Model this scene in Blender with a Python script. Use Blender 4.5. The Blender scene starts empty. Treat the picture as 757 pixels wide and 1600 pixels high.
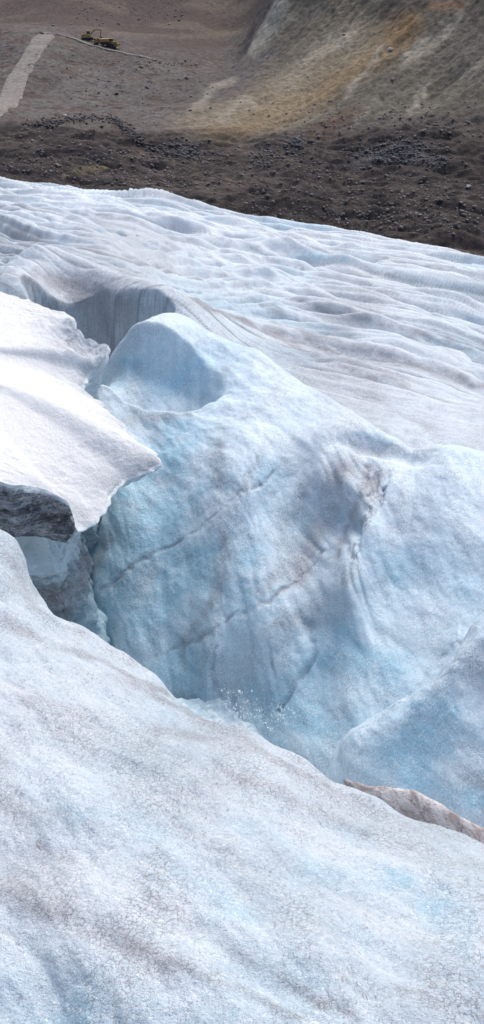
import bpy, math, random
import numpy as np

rng = np.random.RandomState(7)
random.seed(7)
C = bpy.context.scene
COL = C.collection
F = 1600.0                      # focal length in photograph pixels
P = math.radians(30)            # camera pitch below the horizon
CP, SP = math.cos(P), math.sin(P)
ZC = 50.0                       # camera height over the datum (the valley floor is near zero)
f4 = np.float32

# ------------------------------------------------------------------ helpers
def ray(u, v):
    a, b = u - 378.5, 800.0 - v
    return a, b * SP + F * CP, b * CP - F * SP

def at(u, v, y):
    x_, y_, z_ = ray(u, v)
    return (x_ / y_ * y, y, z_ / y_ * y)

_perm = rng.permutation(256).astype(np.int32)
_grad = rng.normal(size=(256, 3)).astype(f4)
_grad /= np.linalg.norm(_grad, axis=1)[:, None]

def noise(x, y, z):
    x = np.asarray(x, f4); y = np.asarray(y, f4); z = np.asarray(z, f4)
    x, y, z = np.broadcast_arrays(x, y, z)
    xi = np.floor(x); yi = np.floor(y); zi = np.floor(z)
    fx = x - xi; fy = y - yi; fz = z - zi
    xi = xi.astype(np.int32) & 255; yi = yi.astype(np.int32) & 255; zi = zi.astype(np.int32) & 255
    w = lambda t: t * t * t * (t * (t * 6 - 15) + 10)
    ux, uy, uz = w(fx), w(fy), w(fz)
    out = 0
    for dx in (0, 1):
        px = _perm[(xi + dx) & 255]
        wx = ux if dx else 1 - ux
        for dy in (0, 1):
            py = _perm[(px + yi + dy) & 255]
            wy = uy if dy else 1 - uy
            for dz in (0, 1):
                g = _grad[_perm[(py + zi + dz) & 255]]
                wz = uz if dz else 1 - uz
                out = out + wx * wy * wz * (g[..., 0] * (fx - dx) + g[..., 1] * (fy - dy) + g[..., 2] * (fz - dz))
    return out * 1.6

def fbm(x, y, z, o=4, g=0.5):
    s, a = 0, 1.0
    for i in range(o):
        s = s + a * noise(x * 2 ** i + 13.7 * i, y * 2 ** i + 5.1 * i, z * 2 ** i + 7.7 * i)
        a *= g
    return s

def billow(x, y, z, o=3, g=0.5):
    s, a = 0, 1.0
    for i in range(o):
        s = s + a * (np.abs(noise(x * 2 ** i + 3.7 * i, y * 2 ** i + 9.1 * i, z * 2 ** i + 1.7 * i)) * 2 - 0.6)
        a *= g
    return s

def sstep(a, b, x):
    t = np.clip((x - a) / (b - a), 0, 1)
    return t * t * (3 - 2 * t)

def smax(a, b, k):
    h = np.clip(0.5 + 0.5 * (a - b) / k, 0, 1)
    return b + (a - b) * h + k * h * (1 - h)

class TPS:
    """height over the plan, through scattered measured points"""
    def __init__(s, pts, lam=0.002, y0=0.0, sx=2.2):
        s.y0, s.sx = y0, sx
        pts = np.array(pts, float)
        q = s.warp(pts[:, 0], pts[:, 1]); n = len(q)
        K = s.k(((q[:, None] - q[None]) ** 2).sum(-1)) + lam * np.eye(n)
        Pm = np.c_[np.ones(n), q]
        A = np.block([[K, Pm], [Pm.T, np.zeros((3, 3))]])
        w = np.linalg.solve(A, np.r_[pts[:, 2], np.zeros(3)])
        s.q, s.w = q.astype(f4), w
    def warp(s, x, y):
        return np.stack([s.sx * np.asarray(x) / (np.asarray(y) + 2.0), np.log(np.asarray(y) + 2.0 + s.y0)], -1)
    @staticmethod
    def k(r2):
        return 0.5 * r2 * np.log(r2 + 1e-9)
    def __call__(s, x, y):
        q = s.warp(x, y)
        o = s.w[-3] + s.w[-2] * q[..., 0] + s.w[-1] * q[..., 1]
        qx, qy = q[..., 0].astype(f4), q[..., 1].astype(f4)
        for (a, b), w in zip(s.q, s.w[:-3]):
            o = o + w * s.k((qx - a) ** 2 + (qy - b) ** 2)
        return o

def link_mesh(name, verts, faces, mat, parent=None, smooth=True, cols=None):
    me = bpy.data.meshes.new(name)
    verts = np.asarray(verts, f4); n = len(verts)
    if isinstance(faces, np.ndarray):
        m, k = faces.shape
        me.vertices.add(n); me.vertices.foreach_set('co', verts.ravel())
        me.loops.add(m * k); me.loops.foreach_set('vertex_index', faces.astype(np.int32).ravel())
        me.polygons.add(m)
        me.polygons.foreach_set('loop_start', np.arange(0, m * k, k, dtype=np.int32))
        me.polygons.foreach_set('loop_total', np.full(m, k, np.int32))
    else:
        me.from_pydata(verts.tolist(), [], faces)
    me.update(calc_edges=True)
    if smooth:
        me.polygons.foreach_set('use_smooth', np.ones(len(me.polygons), bool))
    if cols is not None:
        at_ = me.attributes.new('mask', 'FLOAT_COLOR', 'POINT')
        at_.data.foreach_set('color', np.c_[cols, np.ones(n)].astype(f4).ravel())
    me.materials.append(mat)
    o = bpy.data.objects.new(name, me)
    COL.objects.link(o)
    if parent: o.parent = parent
    return o

def tag(o, label=None, cat=None, group=None, kind=None):
    if label: o['label'] = label
    if cat: o['category'] = cat
    if group: o['group'] = group
    if kind: o['kind'] = kind
    return o

def empty(name, loc, rz=0.0):
    o = bpy.data.objects.new(name, None); COL.objects.link(o)
    o.location = loc; o.rotation_euler = (0, 0, rz)
    o.empty_display_size = 0.3
    return o

def grid_faces(nr, nc):
    i = np.arange(nr - 1)[:, None] * nc + np.arange(nc - 1)[None]
    i = i.ravel()
    return np.stack([i, i + 1, i + nc + 1, i + nc], 1)

def grid_normals(V):
    a = np.gradient(V, axis=0); b = np.gradient(V, axis=1)
    n = np.cross(b, a)
    n /= np.linalg.norm(n, axis=-1, keepdims=True) + 1e-12
    n[n[..., 2] < 0] *= -1
    return n

# ------------------------------------------------------------------ node materials
class NT:
    def __init__(s, name):
        s.m = bpy.data.materials.new(name); s.m.use_nodes = True
        s.t = s.m.node_tree; s.b = s.t.nodes['Principled BSDF']
    def n(s, kind, **kw):
        o = s.t.nodes.new(kind)
        for k, v in kw.items():
            if hasattr(o, k) and k not in o.inputs: setattr(o, k, v)
            else: o.inputs[k].default_value = v
        return o
    def l(s, a, b): s.t.links.new(a, b)
    def math(s, op, a, b=None, clamp=False):
        o = s.t.nodes.new('ShaderNodeMath'); o.operation = op; o.use_clamp = clamp
        for i, v in enumerate((a, b)):
            if v is None: continue
            if isinstance(v, (int, float)): o.inputs[i].default_value = v
            else: s.l(v, o.inputs[i])
        return o.outputs[0]
    def mix(s, fac, a, b):
        o = s.t.nodes.new('ShaderNodeMix'); o.data_type = 'RGBA'
        for i, v in ((0, fac), (6, a), (7, b)):
            if isinstance(v, (int, float)): o.inputs[i].default_value = v
            elif isinstance(v, tuple): o.inputs[i].default_value = (*v, 1)
            else: s.l(v, o.inputs[i])
        return o.outputs[2]
    def noise(s, vec, scale, detail=4, rough=0.55, dist=0.0):
        o = s.t.nodes.new('ShaderNodeTexNoise')
        o.inputs['Scale'].default_value = scale; o.inputs['Detail'].default_value = detail
        o.inputs['Roughness'].default_value = rough; o.inputs['Distortion'].default_value = dist
        if vec is not None: s.l(vec, o.inputs['Vector'])
        return o.outputs['Fac']
    def ramp(s, f, a, b):
        o = s.t.nodes.new('ShaderNodeMapRange'); o.interpolation_type = 'SMOOTHSTEP'
        o.inputs['From Min'].default_value = a; o.inputs['From Max'].default_value = b
        s.l(f, o.inputs['Value']); return o.outputs[0]
    def mapping(s, vec, rot=(0, 0, 0), scale=(1, 1, 1)):
        o = s.t.nodes.new('ShaderNodeMapping'); o.inputs['Rotation'].default_value = rot
        o.inputs['Scale'].default_value = scale; s.l(vec, o.inputs['Vector']); return o.outputs[0]
    def bump(s, h, strength, dist, prev=None):
        o = s.t.nodes.new('ShaderNodeBump'); o.inputs['Strength'].default_value = strength
        o.inputs['Distance'].default_value = dist; s.l(h, o.inputs['Height'])
        if prev is not None: s.l(prev, o.inputs['Normal'])
        return o.outputs[0]

RIDGE_AZ = math.atan2(0.611, 0.792)     # angle of the cross-ridge direction

def ice_material(name, crust=(0.73, 0.79, 0.84), blue=(0.37, 0.58, 0.69), grain=1.0, sss=0.0, rough=0.55):
    t = NT(name)
    tc = t.n('ShaderNodeTexCoord').outputs['Object']
    at_ = t.n('ShaderNodeAttribute', attribute_name='mask')
    sep = t.n('ShaderNodeSeparateColor'); t.l(at_.outputs['Color'], sep.inputs[0])
    dirt, blu, snow = sep.outputs[0], sep.outputs[1], sep.outputs[2]
    st = t.mapping(tc, rot=(0, 0, -RIDGE_AZ), scale=(1, 0.3, 1))     # drawn out along the flow
    n1 = t.noise(tc, 1.1, 5, 0.6)
    n2 = t.noise(st, 3.5, 6, 0.65)
    n3 = t.noise(tc, 42, 3, 0.6)
    n4 = t.noise(tc, 11, 5, 0.7)
    vor = t.n('ShaderNodeTexVoronoi'); vor.inputs['Scale'].default_value = 60; t.l(tc, vor.inputs['Vector'])
    # weathered crust over clear blue ice
    bf = t.math('ADD', blu, t.math('MULTIPLY', t.math('SUBTRACT', n1, 0.5), 0.7))
    bf = t.math('ADD', bf, t.math('MULTIPLY', t.math('SUBTRACT', n4, 0.5), 0.9))
    bf = t.math('ADD', bf, t.math('MULTIPLY', t.math('SUBTRACT', n3, 0.5), 0.35), clamp=True)
    base = t.mix(bf, crust, blue)
    base = t.mix(snow, base, (0.86, 0.87, 0.875))
    gn = t.noise(tc, 52, 4, 0.95); gn2 = t.noise(tc, 24, 5, 0.85)
    base = t.mix(t.math('MULTIPLY', t.ramp(gn, 0.52, 0.62), t.math('SUBTRACT', 0.75, t.math('MULTIPLY', snow, 0.5))), base, (0.93, 0.95, 0.97))
    base = t.mix(t.math('MULTIPLY', t.ramp(gn2, 0.50, 0.34), t.math('SUBTRACT', 0.30, t.math('MULTIPLY', snow, 0.3))), base, (0.40, 0.47, 0.54))
    # fine rock flour and grit, plus shade painted into the dirt mask
    sp = t.ramp(n3, 0.50, 0.66)
    broad = t.ramp(n2, 0.42, 0.72)
    df = t.math('MULTIPLY', dirt, t.math('ADD', t.math('ADD', 0.28, t.math('MULTIPLY', n4, 0.5)), t.math('MULTIPLY', t.math('MULTIPLY', sp, broad), 0.9)), clamp=True)
    base = t.mix(df, base, (0.25, 0.225, 0.235))
    grit = t.noise(st, 75, 3, 0.75)
    gm = t.math('MULTIPLY', t.ramp(grit, 0.57, 0.64), t.ramp(t.math('ADD', t.noise(st, 2.3, 5, 0.65), t.math('MULTIPLY', dirt, 0.12)), 0.50, 0.64))
    gm = t.math('MULTIPLY', gm, t.math('SUBTRACT', 0.55, t.math('MULTIPLY', snow, 0.5)))
    base = t.mix(gm, base, (0.20, 0.17, 0.17))
    # silt caught between the crystals, and wet dark pits
    wob = t.n('ShaderNodeVectorMath', operation='ADD'); t.l(tc, wob.inputs[0])
    nc = t.t.nodes.new('ShaderNodeTexNoise'); nc.inputs['Scale'].default_value = 55; nc.inputs['Detail'].default_value = 3; t.l(tc, nc.inputs['Vector'])
    scl = t.n('ShaderNodeVectorMath', operation='SCALE'); t.l(nc.outputs['Color'], scl.inputs[0]); scl.inputs['Scale'].default_value = 0.035; t.l(scl.outputs[0], wob.inputs[1])
    ve = t.n('ShaderNodeTexVoronoi', feature='DISTANCE_TO_EDGE'); ve.inputs['Scale'].default_value = 38; t.l(wob.outputs[0], ve.inputs['Vector'])
    patch = t.ramp(t.math('ADD', t.noise(st, 2.6, 6, 0.7), t.math('MULTIPLY', dirt, 0.35)), 0.46, 0.68)
    vm = t.math('MULTIPLY', t.ramp(ve.outputs['Distance'], 0.10, 0.0), patch)
    vm = t.math('MULTIPLY', vm, t.math('SUBTRACT', 0.8, t.math('MULTIPLY', snow, 0.8)), clamp=True)
    base = t.mix(vm, base, (0.26, 0.25, 0.27))
    pit = t.math('MULTIPLY', t.ramp(t.noise(tc, 48, 5, 0.85, 0.3), 0.55, 0.62), t.math('SUBTRACT', 0.75, t.math('MULTIPLY', snow, 0.5)), clamp=True)
    base = t.mix(pit, base, (0.30, 0.36, 0.43))
    t.l(base, t.b.inputs['Base Color'])
    t.b.inputs['Roughness'].default_value = rough
    t.b.inputs['IOR'].default_value = 1.31
    if sss:
        t.b.inputs['Subsurface Weight'].default_value = sss
        t.b.inputs['Subsurface Radius'].default_value = (0.25, 0.6, 1.0)
        t.b.inputs['Subsurface Scale'].default_value = 0.06
    vc = t.n('ShaderNodeSeparateColor'); t.l(vor.outputs['Color'], vc.inputs[0])
    soft = t.math('SUBTRACT', 1.0, t.math('MULTIPLY', snow, 0.25))
    soft2 = t.math('MULTIPLY', soft, t.math('SUBTRACT', 1.0, t.math('MULTIPLY', blu, 0.4), clamp=True))
    b1 = t.bump(t.math('MULTIPLY', n4, soft), 0.6 * grain, 0.06)
    b2 = t.bump(t.math('MULTIPLY', t.noise(tc, 60, 4, 0.9), soft2), 1.0 * grain, 0.014, b1)
    b3 = t.bump(t.math('MULTIPLY', vc.outputs[0], soft2), 0.9 * grain, 0.010, b2)
    t.l(b3, t.b.inputs['Normal'])
    return t.m

# ------------------------------------------------------------------ glacier heights (relative to the camera)
MOUND = [at(*p) for p in (
 (-500,1600,2.4),(-300,1200,3.7),(-300,900,6.2),(-150,1000,4.9),
 (0,1600,2.35),(378,1600,2.2),(757,1600,2.2),(1000,1600,2.2),
 (0,1450,2.75),(378,1450,2.65),(757,1450,2.7),
 (0,1300,3.25),(200,1300,3.25),(400,1300,3.3),(600,1330,3.35),(757,1350,3.4),(1000,1420,3.3),
 (0,1150,3.9),(200,1150,4.1),(400,1180,4.3),(600,1260,3.9),
 (0,1000,4.9),(100,1010,5.0),(60,930,5.9),(0,900,5.7),(0,822,6.6),(-60,800,6.7),
 (120,958,5.75),(200,1010,5.5),(300,1092,5.05),(400,1140,4.8),(480,1176,4.65),(560,1212,4.45),(650,1262,4.15),(757,1302,3.95),(900,1360,3.8))]
MOUND += [(x, y, -3.2) for x, y in ((-2.5, 0.2), (0, 0.2), (2.5, 0.2))] + [(-6, 8, -3.9), (5, 4.0, -4.6)]
CREST = np.array([at(u, v, y) for u, v, y in ((-400,700,7.4),(-60,780,6.8),(0,822,6.55),(30,880,6.2),(65,934,5.95),(120,960,5.75),(200,1010,5.5),
    (250,1050,5.25),(300,1093,5.05),(400,1140,4.8),(480,1176,4.65),(560,1212,4.42),(650,1262,4.15),(757,1302,3.95),(900,1360,3.75),(1100,1450,3.4))])

MID = [at(*p) for p in (
 (205,508,14.1),(240,490,14.4),(282,480,14.7),(340,510,14.4),(400,542,13.9),(500,600,12.9),(570,640,12.1),(650,688,11.2),(757,706,10.6),(900,720,10.3),
 (180,528,13.9),(150,558,13.5),(136,588,13.05),(330,560,13.9),(400,600,13.0),(350,650,12.3),(450,650,12.0),(550,680,11.3),(300,640,12.6),
 (260,655,12.55),(200,650,12.7),(150,615,12.75),(300,700,11.8),(240,700,12.1),
 (400,700,11.3),(500,720,10.9),(600,705,10.8),(700,725,10.35),(757,740,10.15),
 (200,790,11.2),(300,800,10.8),(400,800,10.45),(470,780,10.75),(600,800,9.95),(680,800,9.75),(757,800,9.6),(510,820,10.35),(550,850,9.5),
 (150,900,10.6),(220,900,10.4),(300,900,10.15),(400,900,9.8),(450,905,9.75),(500,920,9.4),(600,900,9.3),(700,900,8.95),(757,900,8.65),(900,900,8.0),
 (140,960,10.3),(220,980,9.9),(300,980,9.75),(330,1000,9.35),(400,1000,9.2),(500,1000,9.0),(600,1000,8.6),(700,980,8.15),(757,980,8.0),
 (250,1040,9.55),(300,1060,9.4),(350,1090,9.1),(400,1090,8.85),(450,1090,8.65),(500,1100,8.45),(600,1080,8.05),(480,1160,8.05),(550,1170,7.6),(620,1180,7.3))]
MID += [(-1.6,7.2,-9.0),(-0.6,6.4,-8.6),(0.3,6.2,-7.9),(1.0,5.8,-7.3),(1.8,5.2,-7.0),(2.4,5.1,-6.9),(-2.6,8.0,-9.6),(-2.4,10.6,-8.2),(-3.4,11.5,-8.5),(-1.9,9.5,-8.6),
        (-1,3,-11),(2,3,-10.5),(-4,4,-11.5),(-2.6,13.2,-7.3),(-3.2,15,-8.5),(-2.2,15.8,-7.5)]
RIB = [at(*p) for p in ((757,968,6.75),(700,1022,6.6),(640,1085,6.45),(590,1130,6.4),(757,1060,6.45),(700,1100,6.3),(757,1150,6.15),(680,1180,6.1),(757,1235,5.75),
       (640,1180,6.25),(620,1215,6.0),(700,1240,5.8),(900,900,6.9),(900,1200,5.8),(570,1160,6.35))]
RIB += [(0.9, 5.6, -6.9), (2.4, 4.8, -7.2), (1.4, 5.2, -7.2)]
RIBE = np.array([at(u, v, y) for u, v, y in ((1300,700,7.6),(900,850,7.0),(757,968,6.75),(700,1022,6.6),(640,1085,6.45),(590,1130,6.4),(545,1180,6.4),(500,1240,6.3))])
BACK = [at(*p) for p in (
 (757,600,16.5),(757,660,13.6),(650,640,14.5),(757,550,20),(757,500,25),(757,440,33),(757,382,45),(900,400,43),(1000,550,19),(1000,650,13),
 (600,560,18),(600,500,23),(600,440,31),(600,390,44),(600,358,50),
 (480,540,18.5),(480,470,24.5),(480,420,31),(480,340,57),
 (378,500,19.5),(378,440,26),(378,390,35),(378,322,64),(300,470,19.5),(300,420,26),(250,380,34),(200,340,45),(200,296,75),
 (56,392,20.9),(90,402,20.3),(109,408,19.9),(158,433,19.0),(220,458,17.9),(260,485,16.9),(20,402,21.5),(100,470,19.35),(130,500,18.7),(150,520,18.1),(190,540,17.25),(170,480,18.45),(0,418,18.6),(60,450,17.7),(95,480,17.1),(0,460,17.6),
 (60,362,28),(100,352,31),(0,380,24),(30,340,38),(0,332,42),(0,300,62),(0,268,90),(100,281,82),(150,365,28.5),
 (-200,340,30),(-300,300,50),(-300,258,100),(-200,420,20))]
BACK += [(-1.6,15.5,-8.8),(-2.5,16.6,-8.8),(-3.6,15.5,-8.6),(-0.2,14.0,-7.2),(2.0,11.6,-6.9),(3.0,10.2,-6.6),(-6,20,-7.2),(-2,9,-9.5),(1,9,-9),(4,8,-8),(-6,14,-9)]
EDGE = np.array([at(u, v, y) for u, v, y in ((-400,215,118),(-200,243,104),(0,272,90),(100,290,82),(200,298,76),(378,325,63),(480,345,56),(600,358,50),(680,374,47),(757,380,44),(1000,412,38),(1400,470,30))])

def y_at(poly, x):
    """plan line y(x)"""
    o = np.argsort(poly[:, 0])
    return np.interp(x, poly[o, 0], poly[o, 1])

def y_fan(poly, x, y):
    k = poly[:, 0] / (poly[:, 1] + 2.0); o = np.argsort(k)
    return np.interp(x / (y + 2.0), k[o], poly[o, 1])

RIDGES_PX = [
 ([(-150,400),(-60,412),(0,420),(25,422),(43,435),(60,451),(82,468),(95,478)], 1.0),
 ([(13,408),(30,400),(56,394),(76,399),(92,408),(109,410),(132,420),(158,435),(185,441),(224,455),(250,461),(300,478),(380,500),(440,520),(500,539),(551,540),(588,551),(636,571),(683,581),(757,608)], 1.5),
 ([(78,359),(89,352),(109,354),(129,362),(145,366),(165,375),(185,384),(250,405),(283,412),(365,432),(415,452),(500,480),(561,500),(602,517),(629,537),(690,548),(757,562)], 1.3),
 ([(-150,318),(0,326),(20,331),(43,346),(69,361)], 1.5),
 ([(-150,292),(0,303),(33,309),(59,319),(79,331),(99,349)], 1.1),
 ([(0,291),(30,298),(56,303),(86,316),(125,331),(145,347)], .8),
 ([(59,303),(99,314),(139,328),(165,334),(198,349),(214,362),(250,377),(300,384),(359,399),(408,402),(435,407),(500,421)], 1.0),
 ([(66,290),(109,298),(149,303),(185,314),(211,324)], .7),
 ([(181,366),(198,371),(224,376),(250,384),(330,405),(400,425),(441,442),(468,452),(488,465),(540,484)], .8),
 ([(190,306),(250,318),(283,330),(316,358)], .8), ([(211,330),(250,340),(316,359),(389,392)], .8),
 ([(300,322),(350,340),(382,353),(428,369),(461,369),(500,392)], .7), ([(392,369),(435,386),(455,400)], .7),
 ([(500,404),(551,421),(612,438),(680,457),(757,476)], 1.0), ([(500,440),(544,455),(585,471),(636,484),(704,510),(757,516)], 1.2),
 ([(500,422),(551,442),(602,454),(670,467),(757,489)], .8), ([(520,387),(581,391),(643,408),(704,421),(757,428)], .9),
 ([(430,350),(500,362),(580,374),(650,388),(757,402)], .7), ([(500,556),(561,574),(612,588),(670,598),(757,622)], 1.1),
 ([(570,408),(612,415),(670,428),(757,449)], .8), ([(560,520),(640,556),(700,570),(757,584)], .7),
 ([(600,620),(660,635),(757,660)], .6), ([(640,652),(700,668),(757,684)], .5)]
t_mound, t_mid, t_rib, t_back = TPS(MOUND), TPS(MID, 0.001), TPS(RIB), TPS(BACK, 0.003)

def st_coords(x, y):
    return 0.792 * x + 0.611 * y, -0.611 * x + 0.792 * y

YB = np.geomspace(13, 130, 1400)
def base_hit(u, v):
    x_, y_, z_ = ray(u, v)
    h = t_back(x_ / y_ * YB, YB) - z_ / y_ * YB
    i = int(np.argmax(h > 0))
    y = YB[i]
    return (x_ / y_ * y, y, z_ / y_ * y)
RIDGES = [(np.array([base_hit(u, v) for u, v in r]), g) for r, g in RIDGES_PX]
def _phase_pts():
    o = []
    for vl in (262, 272, 285, 300, 318, 340, 365, 395, 430, 470, 520):
        vr = 378 + (vl - 272) * 1.72
        for u in (-300, -100, 50, 200, 378, 560, 757, 950):
            q = base_hit(u, vl + (vr - vl) * u / 757)
            o.append((q[0], q[1], math.log(1 + max(-8, vl - 272) * 0.17 / 9) / 0.17 * 1.85))
    return o
t_phase = TPS(_phase_pts(), 0.01)
def long_ridges(x, y, lines=False):
    ph = t_phase(x, y)
    s, t = st_coords(x, y)
    ph = ph + 0.55 * noise(s / 16, t / 40, 1.5) + 0.14 * noise(s / 6, t / 22, 6.5)
    def prof(p, cut):
        f = p - np.floor(p)
        h = np.where(f < cut, np.cos(math.pi * f / cut), -np.cos(math.pi * (f - cut) / (1 - cut)))
        return ((h + 1) / 2) ** 0.42
    i1 = np.floor(ph + 0.3); a1 = 0.72 + 0.55 * noise(t / 16 + i1 * 3.7, i1 * 5.1, 0.5)
    ph2 = ph * 2.3 + 0.4 * noise(s / 7, t / 26, 9.5); i2 = np.floor(ph2 + 0.3); a2 = 0.30 + 0.34 * noise(t / 10 + i2 * 2.3, i2 * 4.1, 4.5)
    ph3 = ph * 5.3 + 0.5 * noise(s / 5, t / 20, 2.5); i3 = np.floor(ph3 + 0.3); a3 = 0.10 + 0.12 * noise(t / 8 + i3 * 1.3, i3 * 3.1, 8.5)
    if lines:
        cut = lambda q: sstep(.32, .0, prof(q, .7))
        return np.clip(cut(ph) * a1 * 1.2 + cut(ph2) * a2 * 1.6 + cut(ph3) * 0.3, 0, 1)
    return a1 * prof(ph, .72) + a2 * prof(ph2, .65) * (0.4 + 0.6 * sstep(85, 55, y)) + a3 * prof(ph3, .6) * sstep(62, 40, y) - 0.65
def ridge_relief(x, y):
    A0 = 0.22 + 0.0125 * y
    best = np.zeros(np.shape(x))
    jx = x + 0.006 * y * noise(x * 10 / (y + 4), np.log(y) * 6, 0.5) ; jy = y + 0.012 * y * noise(x * 8 / (y + 4), np.log(y) * 6, 3.5)
    for W, g in RIDGES:
        for i, (a, b) in enumerate(zip(W[:-1], W[1:])):
            a2, b2 = a[:2], b[:2]; ab = b2 - a2; L = np.hypot(*ab) + 1e-6
            if L > 0.6 * a[1]: continue
            t = ((jx - a2[0]) * ab[0] + (jy - a2[1]) * ab[1]) / L ** 2
            tc = np.clip(t, 0, 1)
            dx = jx - a2[0] - tc * ab[0]; dy = jy - a2[1] - tc * ab[1]
            d = np.hypot(dx, dy); far_ = dy > 0
            w = np.where(far_, 0.022, 0.036) * (a[1] * 0.5 + b[1] * 0.5) * (0.7 + 0.3 * g)
            fade = 1.0
            if i == 0: fade = sstep(-.0, .6, t)
            if i == len(W) - 2: fade = fade * sstep(1.0, .4, t)
            q = d / w
            f = np.where(far_, np.exp(-q ** 2), np.exp(-q ** 1.5)) * (0.6 + 0.4 * g) * fade
            best = np.maximum(best, f)
    return A0 * (np.clip(best, 0, 1.3) - 0.85)

HOLE = base_hit(174, 364)
def heights(x, y, full=False):
    s, t = st_coords(x, y)
    # foreground mound rolls over at its crest
    d = y - y_fan(CREST, x, y) + 0.10 * noise(x * 1.3, y * 1.3, 0.3)
    m = t_mound(x, y) - 1.5 * np.clip(d + 0.30, 0, 1.2) ** 2 - 3.6 * np.clip(d - 0.9, 0, None)
    # the wall of the hollow and the shoulder above it
    w = t_mid(x, y)
    cr = np.array([(-9, 15.2), (-1.75, 14.3), (-1.0, 14.75), (0.2, 13.95), (1.0, 12.85), (1.55, 11.9), (2.05, 11.2), (2.9, 10.65), (4.5, 10.0), (9, 8.5)])
    d = y - np.interp(x, cr[:, 0], cr[:, 1])
    w = w - 0.75 * np.clip(d + 0.30, 0, 1.2) ** 2 - 1.8 * np.clip(d - 0.9, 0, None)
    gx = np.clip(x, 1.25, 2.1); gy = 11.28 - 0.55 * (gx - 1.25)
    w = w - 0.13 * np.exp(-((y - gy) / 0.17) ** 2 - ((x - gx) / 0.25) ** 2)
    # the blue pocket below the peak: a steep-backed bowl behind its lip
    e = np.where(x > -1.4, ((x + 1.4) / 1.15) ** 2, 0.05 * (x + 1.4) ** 2) + ((y - 13.38 + 0.25 * x + 0.3) / 0.62) ** 2
    w = w - 0.60 * sstep(1.35, 0.0, e + 0.35 * noise(x * 1.6, y * 1.2, 3.3) + 0.12 * noise(x * 6, y * 2, 1.3))
    # lower right rib
    r = t_rib(x, y)
    a, b = np.array(RIBE)[:, 0], np.array(RIBE)[:, 1]
    d = (y - y_at(RIBE, x)) * 0.9 + 0.05 * noise(x * 2.5, y * 2.5, 6.6)
    r = r - 2.6 * np.clip(d + 0.16, 0, 0.6) ** 2 - 3.1 * np.clip(d - 0.44, 0, None) - 1.6 * np.clip(0.95 - x, 0, None) ** 1.3
    # back ridges
    bk = t_back(x, y)
    far = sstep(13, 20, y)
    wx = s + 0.9 * noise(s * 0.10, t * 0.05, 2.2) + 0.25 * noise(s * .3, t * .12, 5.0)
    amp = 0.20 + 0.011 * np.clip(y, 0, 90)
    bk = bk + far * amp * 0.30 * (billow(wx / 2.0 + 3, t / 24.0, 8.1, 3, 0.5))
    bk = bk + far * (0.45 * ridge_relief(x, y) + sstep(18, 27, y + 3.6 * np.clip(x + 1, 0, 3)) * (0.06 + 0.0170 * y) * long_ridges(x, y)) * (0.25 + 0.75 * sstep(1, -6, y - y_fan(EDGE, x, y)))
    de = y - y_fan(EDGE, x, y) + 1.6 * noise(x * 0.10, y * 0.04, 4.4)
    bk = bk - 0.03 * np.clip(de + 3, 0, 8) ** 2 - 0.9 * np.clip(de - 5, 0, None)
    bk = np.maximum(bk, -49.5)
    ca, cb = np.array([-3.15, 18.1]), np.array([-2.05, 17.1]); cd = cb - ca
    ct = np.clip(((x - ca[0]) * cd[0] + (y - ca[1]) * cd[1]) / (cd @ cd), 0, 1)
    cr_ = np.hypot(x - ca[0] - ct * cd[0], y - ca[1] - ct * cd[1]) + 0.10 * noise(x * 2, y * 2, 8.0)
    bk = bk - 3.2 * sstep(0.85, 0.45, cr_)
    hx, hy, _ = HOLE
    bk = bk - 1.5 * sstep(1.1, 0.6, np.hypot((x - hx) / 0.75, (y - hy) / 1.1) + 0.3 * noise(x * 1.3, y * 1.3, 5))
    h = smax(w, bk, 0.10)
    h = smax(h, r, 0.12)
    h = smax(h, m, 0.05)
    if full:
        reg = np.argmax(np.stack([m, r, w, bk]), axis=0)
        return h, reg
    return h

def drop(u, v, fn, ys):
    """where the sight line through a picture point meets the ground"""
    x_, y_, z_ = ray(u, v)
    h = fn(x_ / y_ * ys, ys) - z_ / y_ * ys
    i = np.argmax(h > 0)
    if not h.any() or i == 0: i = len(ys) - 1
    y = ys[i]
    return (x_ / y_ * y, y, z_ / y_ * y)

# rows and columns of the sheet: finer where the slope is steep
def axis(segs):
    o = []
    for a, b, n in segs:
        o.append(np.linspace(a, b, n, endpoint=False) if a >= 0 and b / max(a, 1e-3) < 1.8 or a <= 0 else np.geomspace(a, b, n, endpoint=False))
    o.append([segs[-1][1]])
    return np.concatenate(o)
ROWS = axis([(0.2, 1.2, 14), (1.2, 4.0, 230), (4.0, 6.9, 230), (6.9, 11.4, 330), (11.4, 15.5, 150), (15.5, 24, 210), (24, 64, 300), (64, 108, 90), (108, 150, 16)])
K = np.r_[np.linspace(-0.8, -0.31, 60, endpoint=False), np.linspace(-0.31, 0.31, 600, endpoint=False), np.linspace(0.31, 0.8, 61)]
GY, GK = np.meshgrid(ROWS, K, indexing='ij')
GX = GK * (GY + 2.0)
GZ, REG = heights(GX, GY, True)
V = np.stack([GX, GY, GZ], -1).astype(f4)
N = grid_normals(V)

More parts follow.
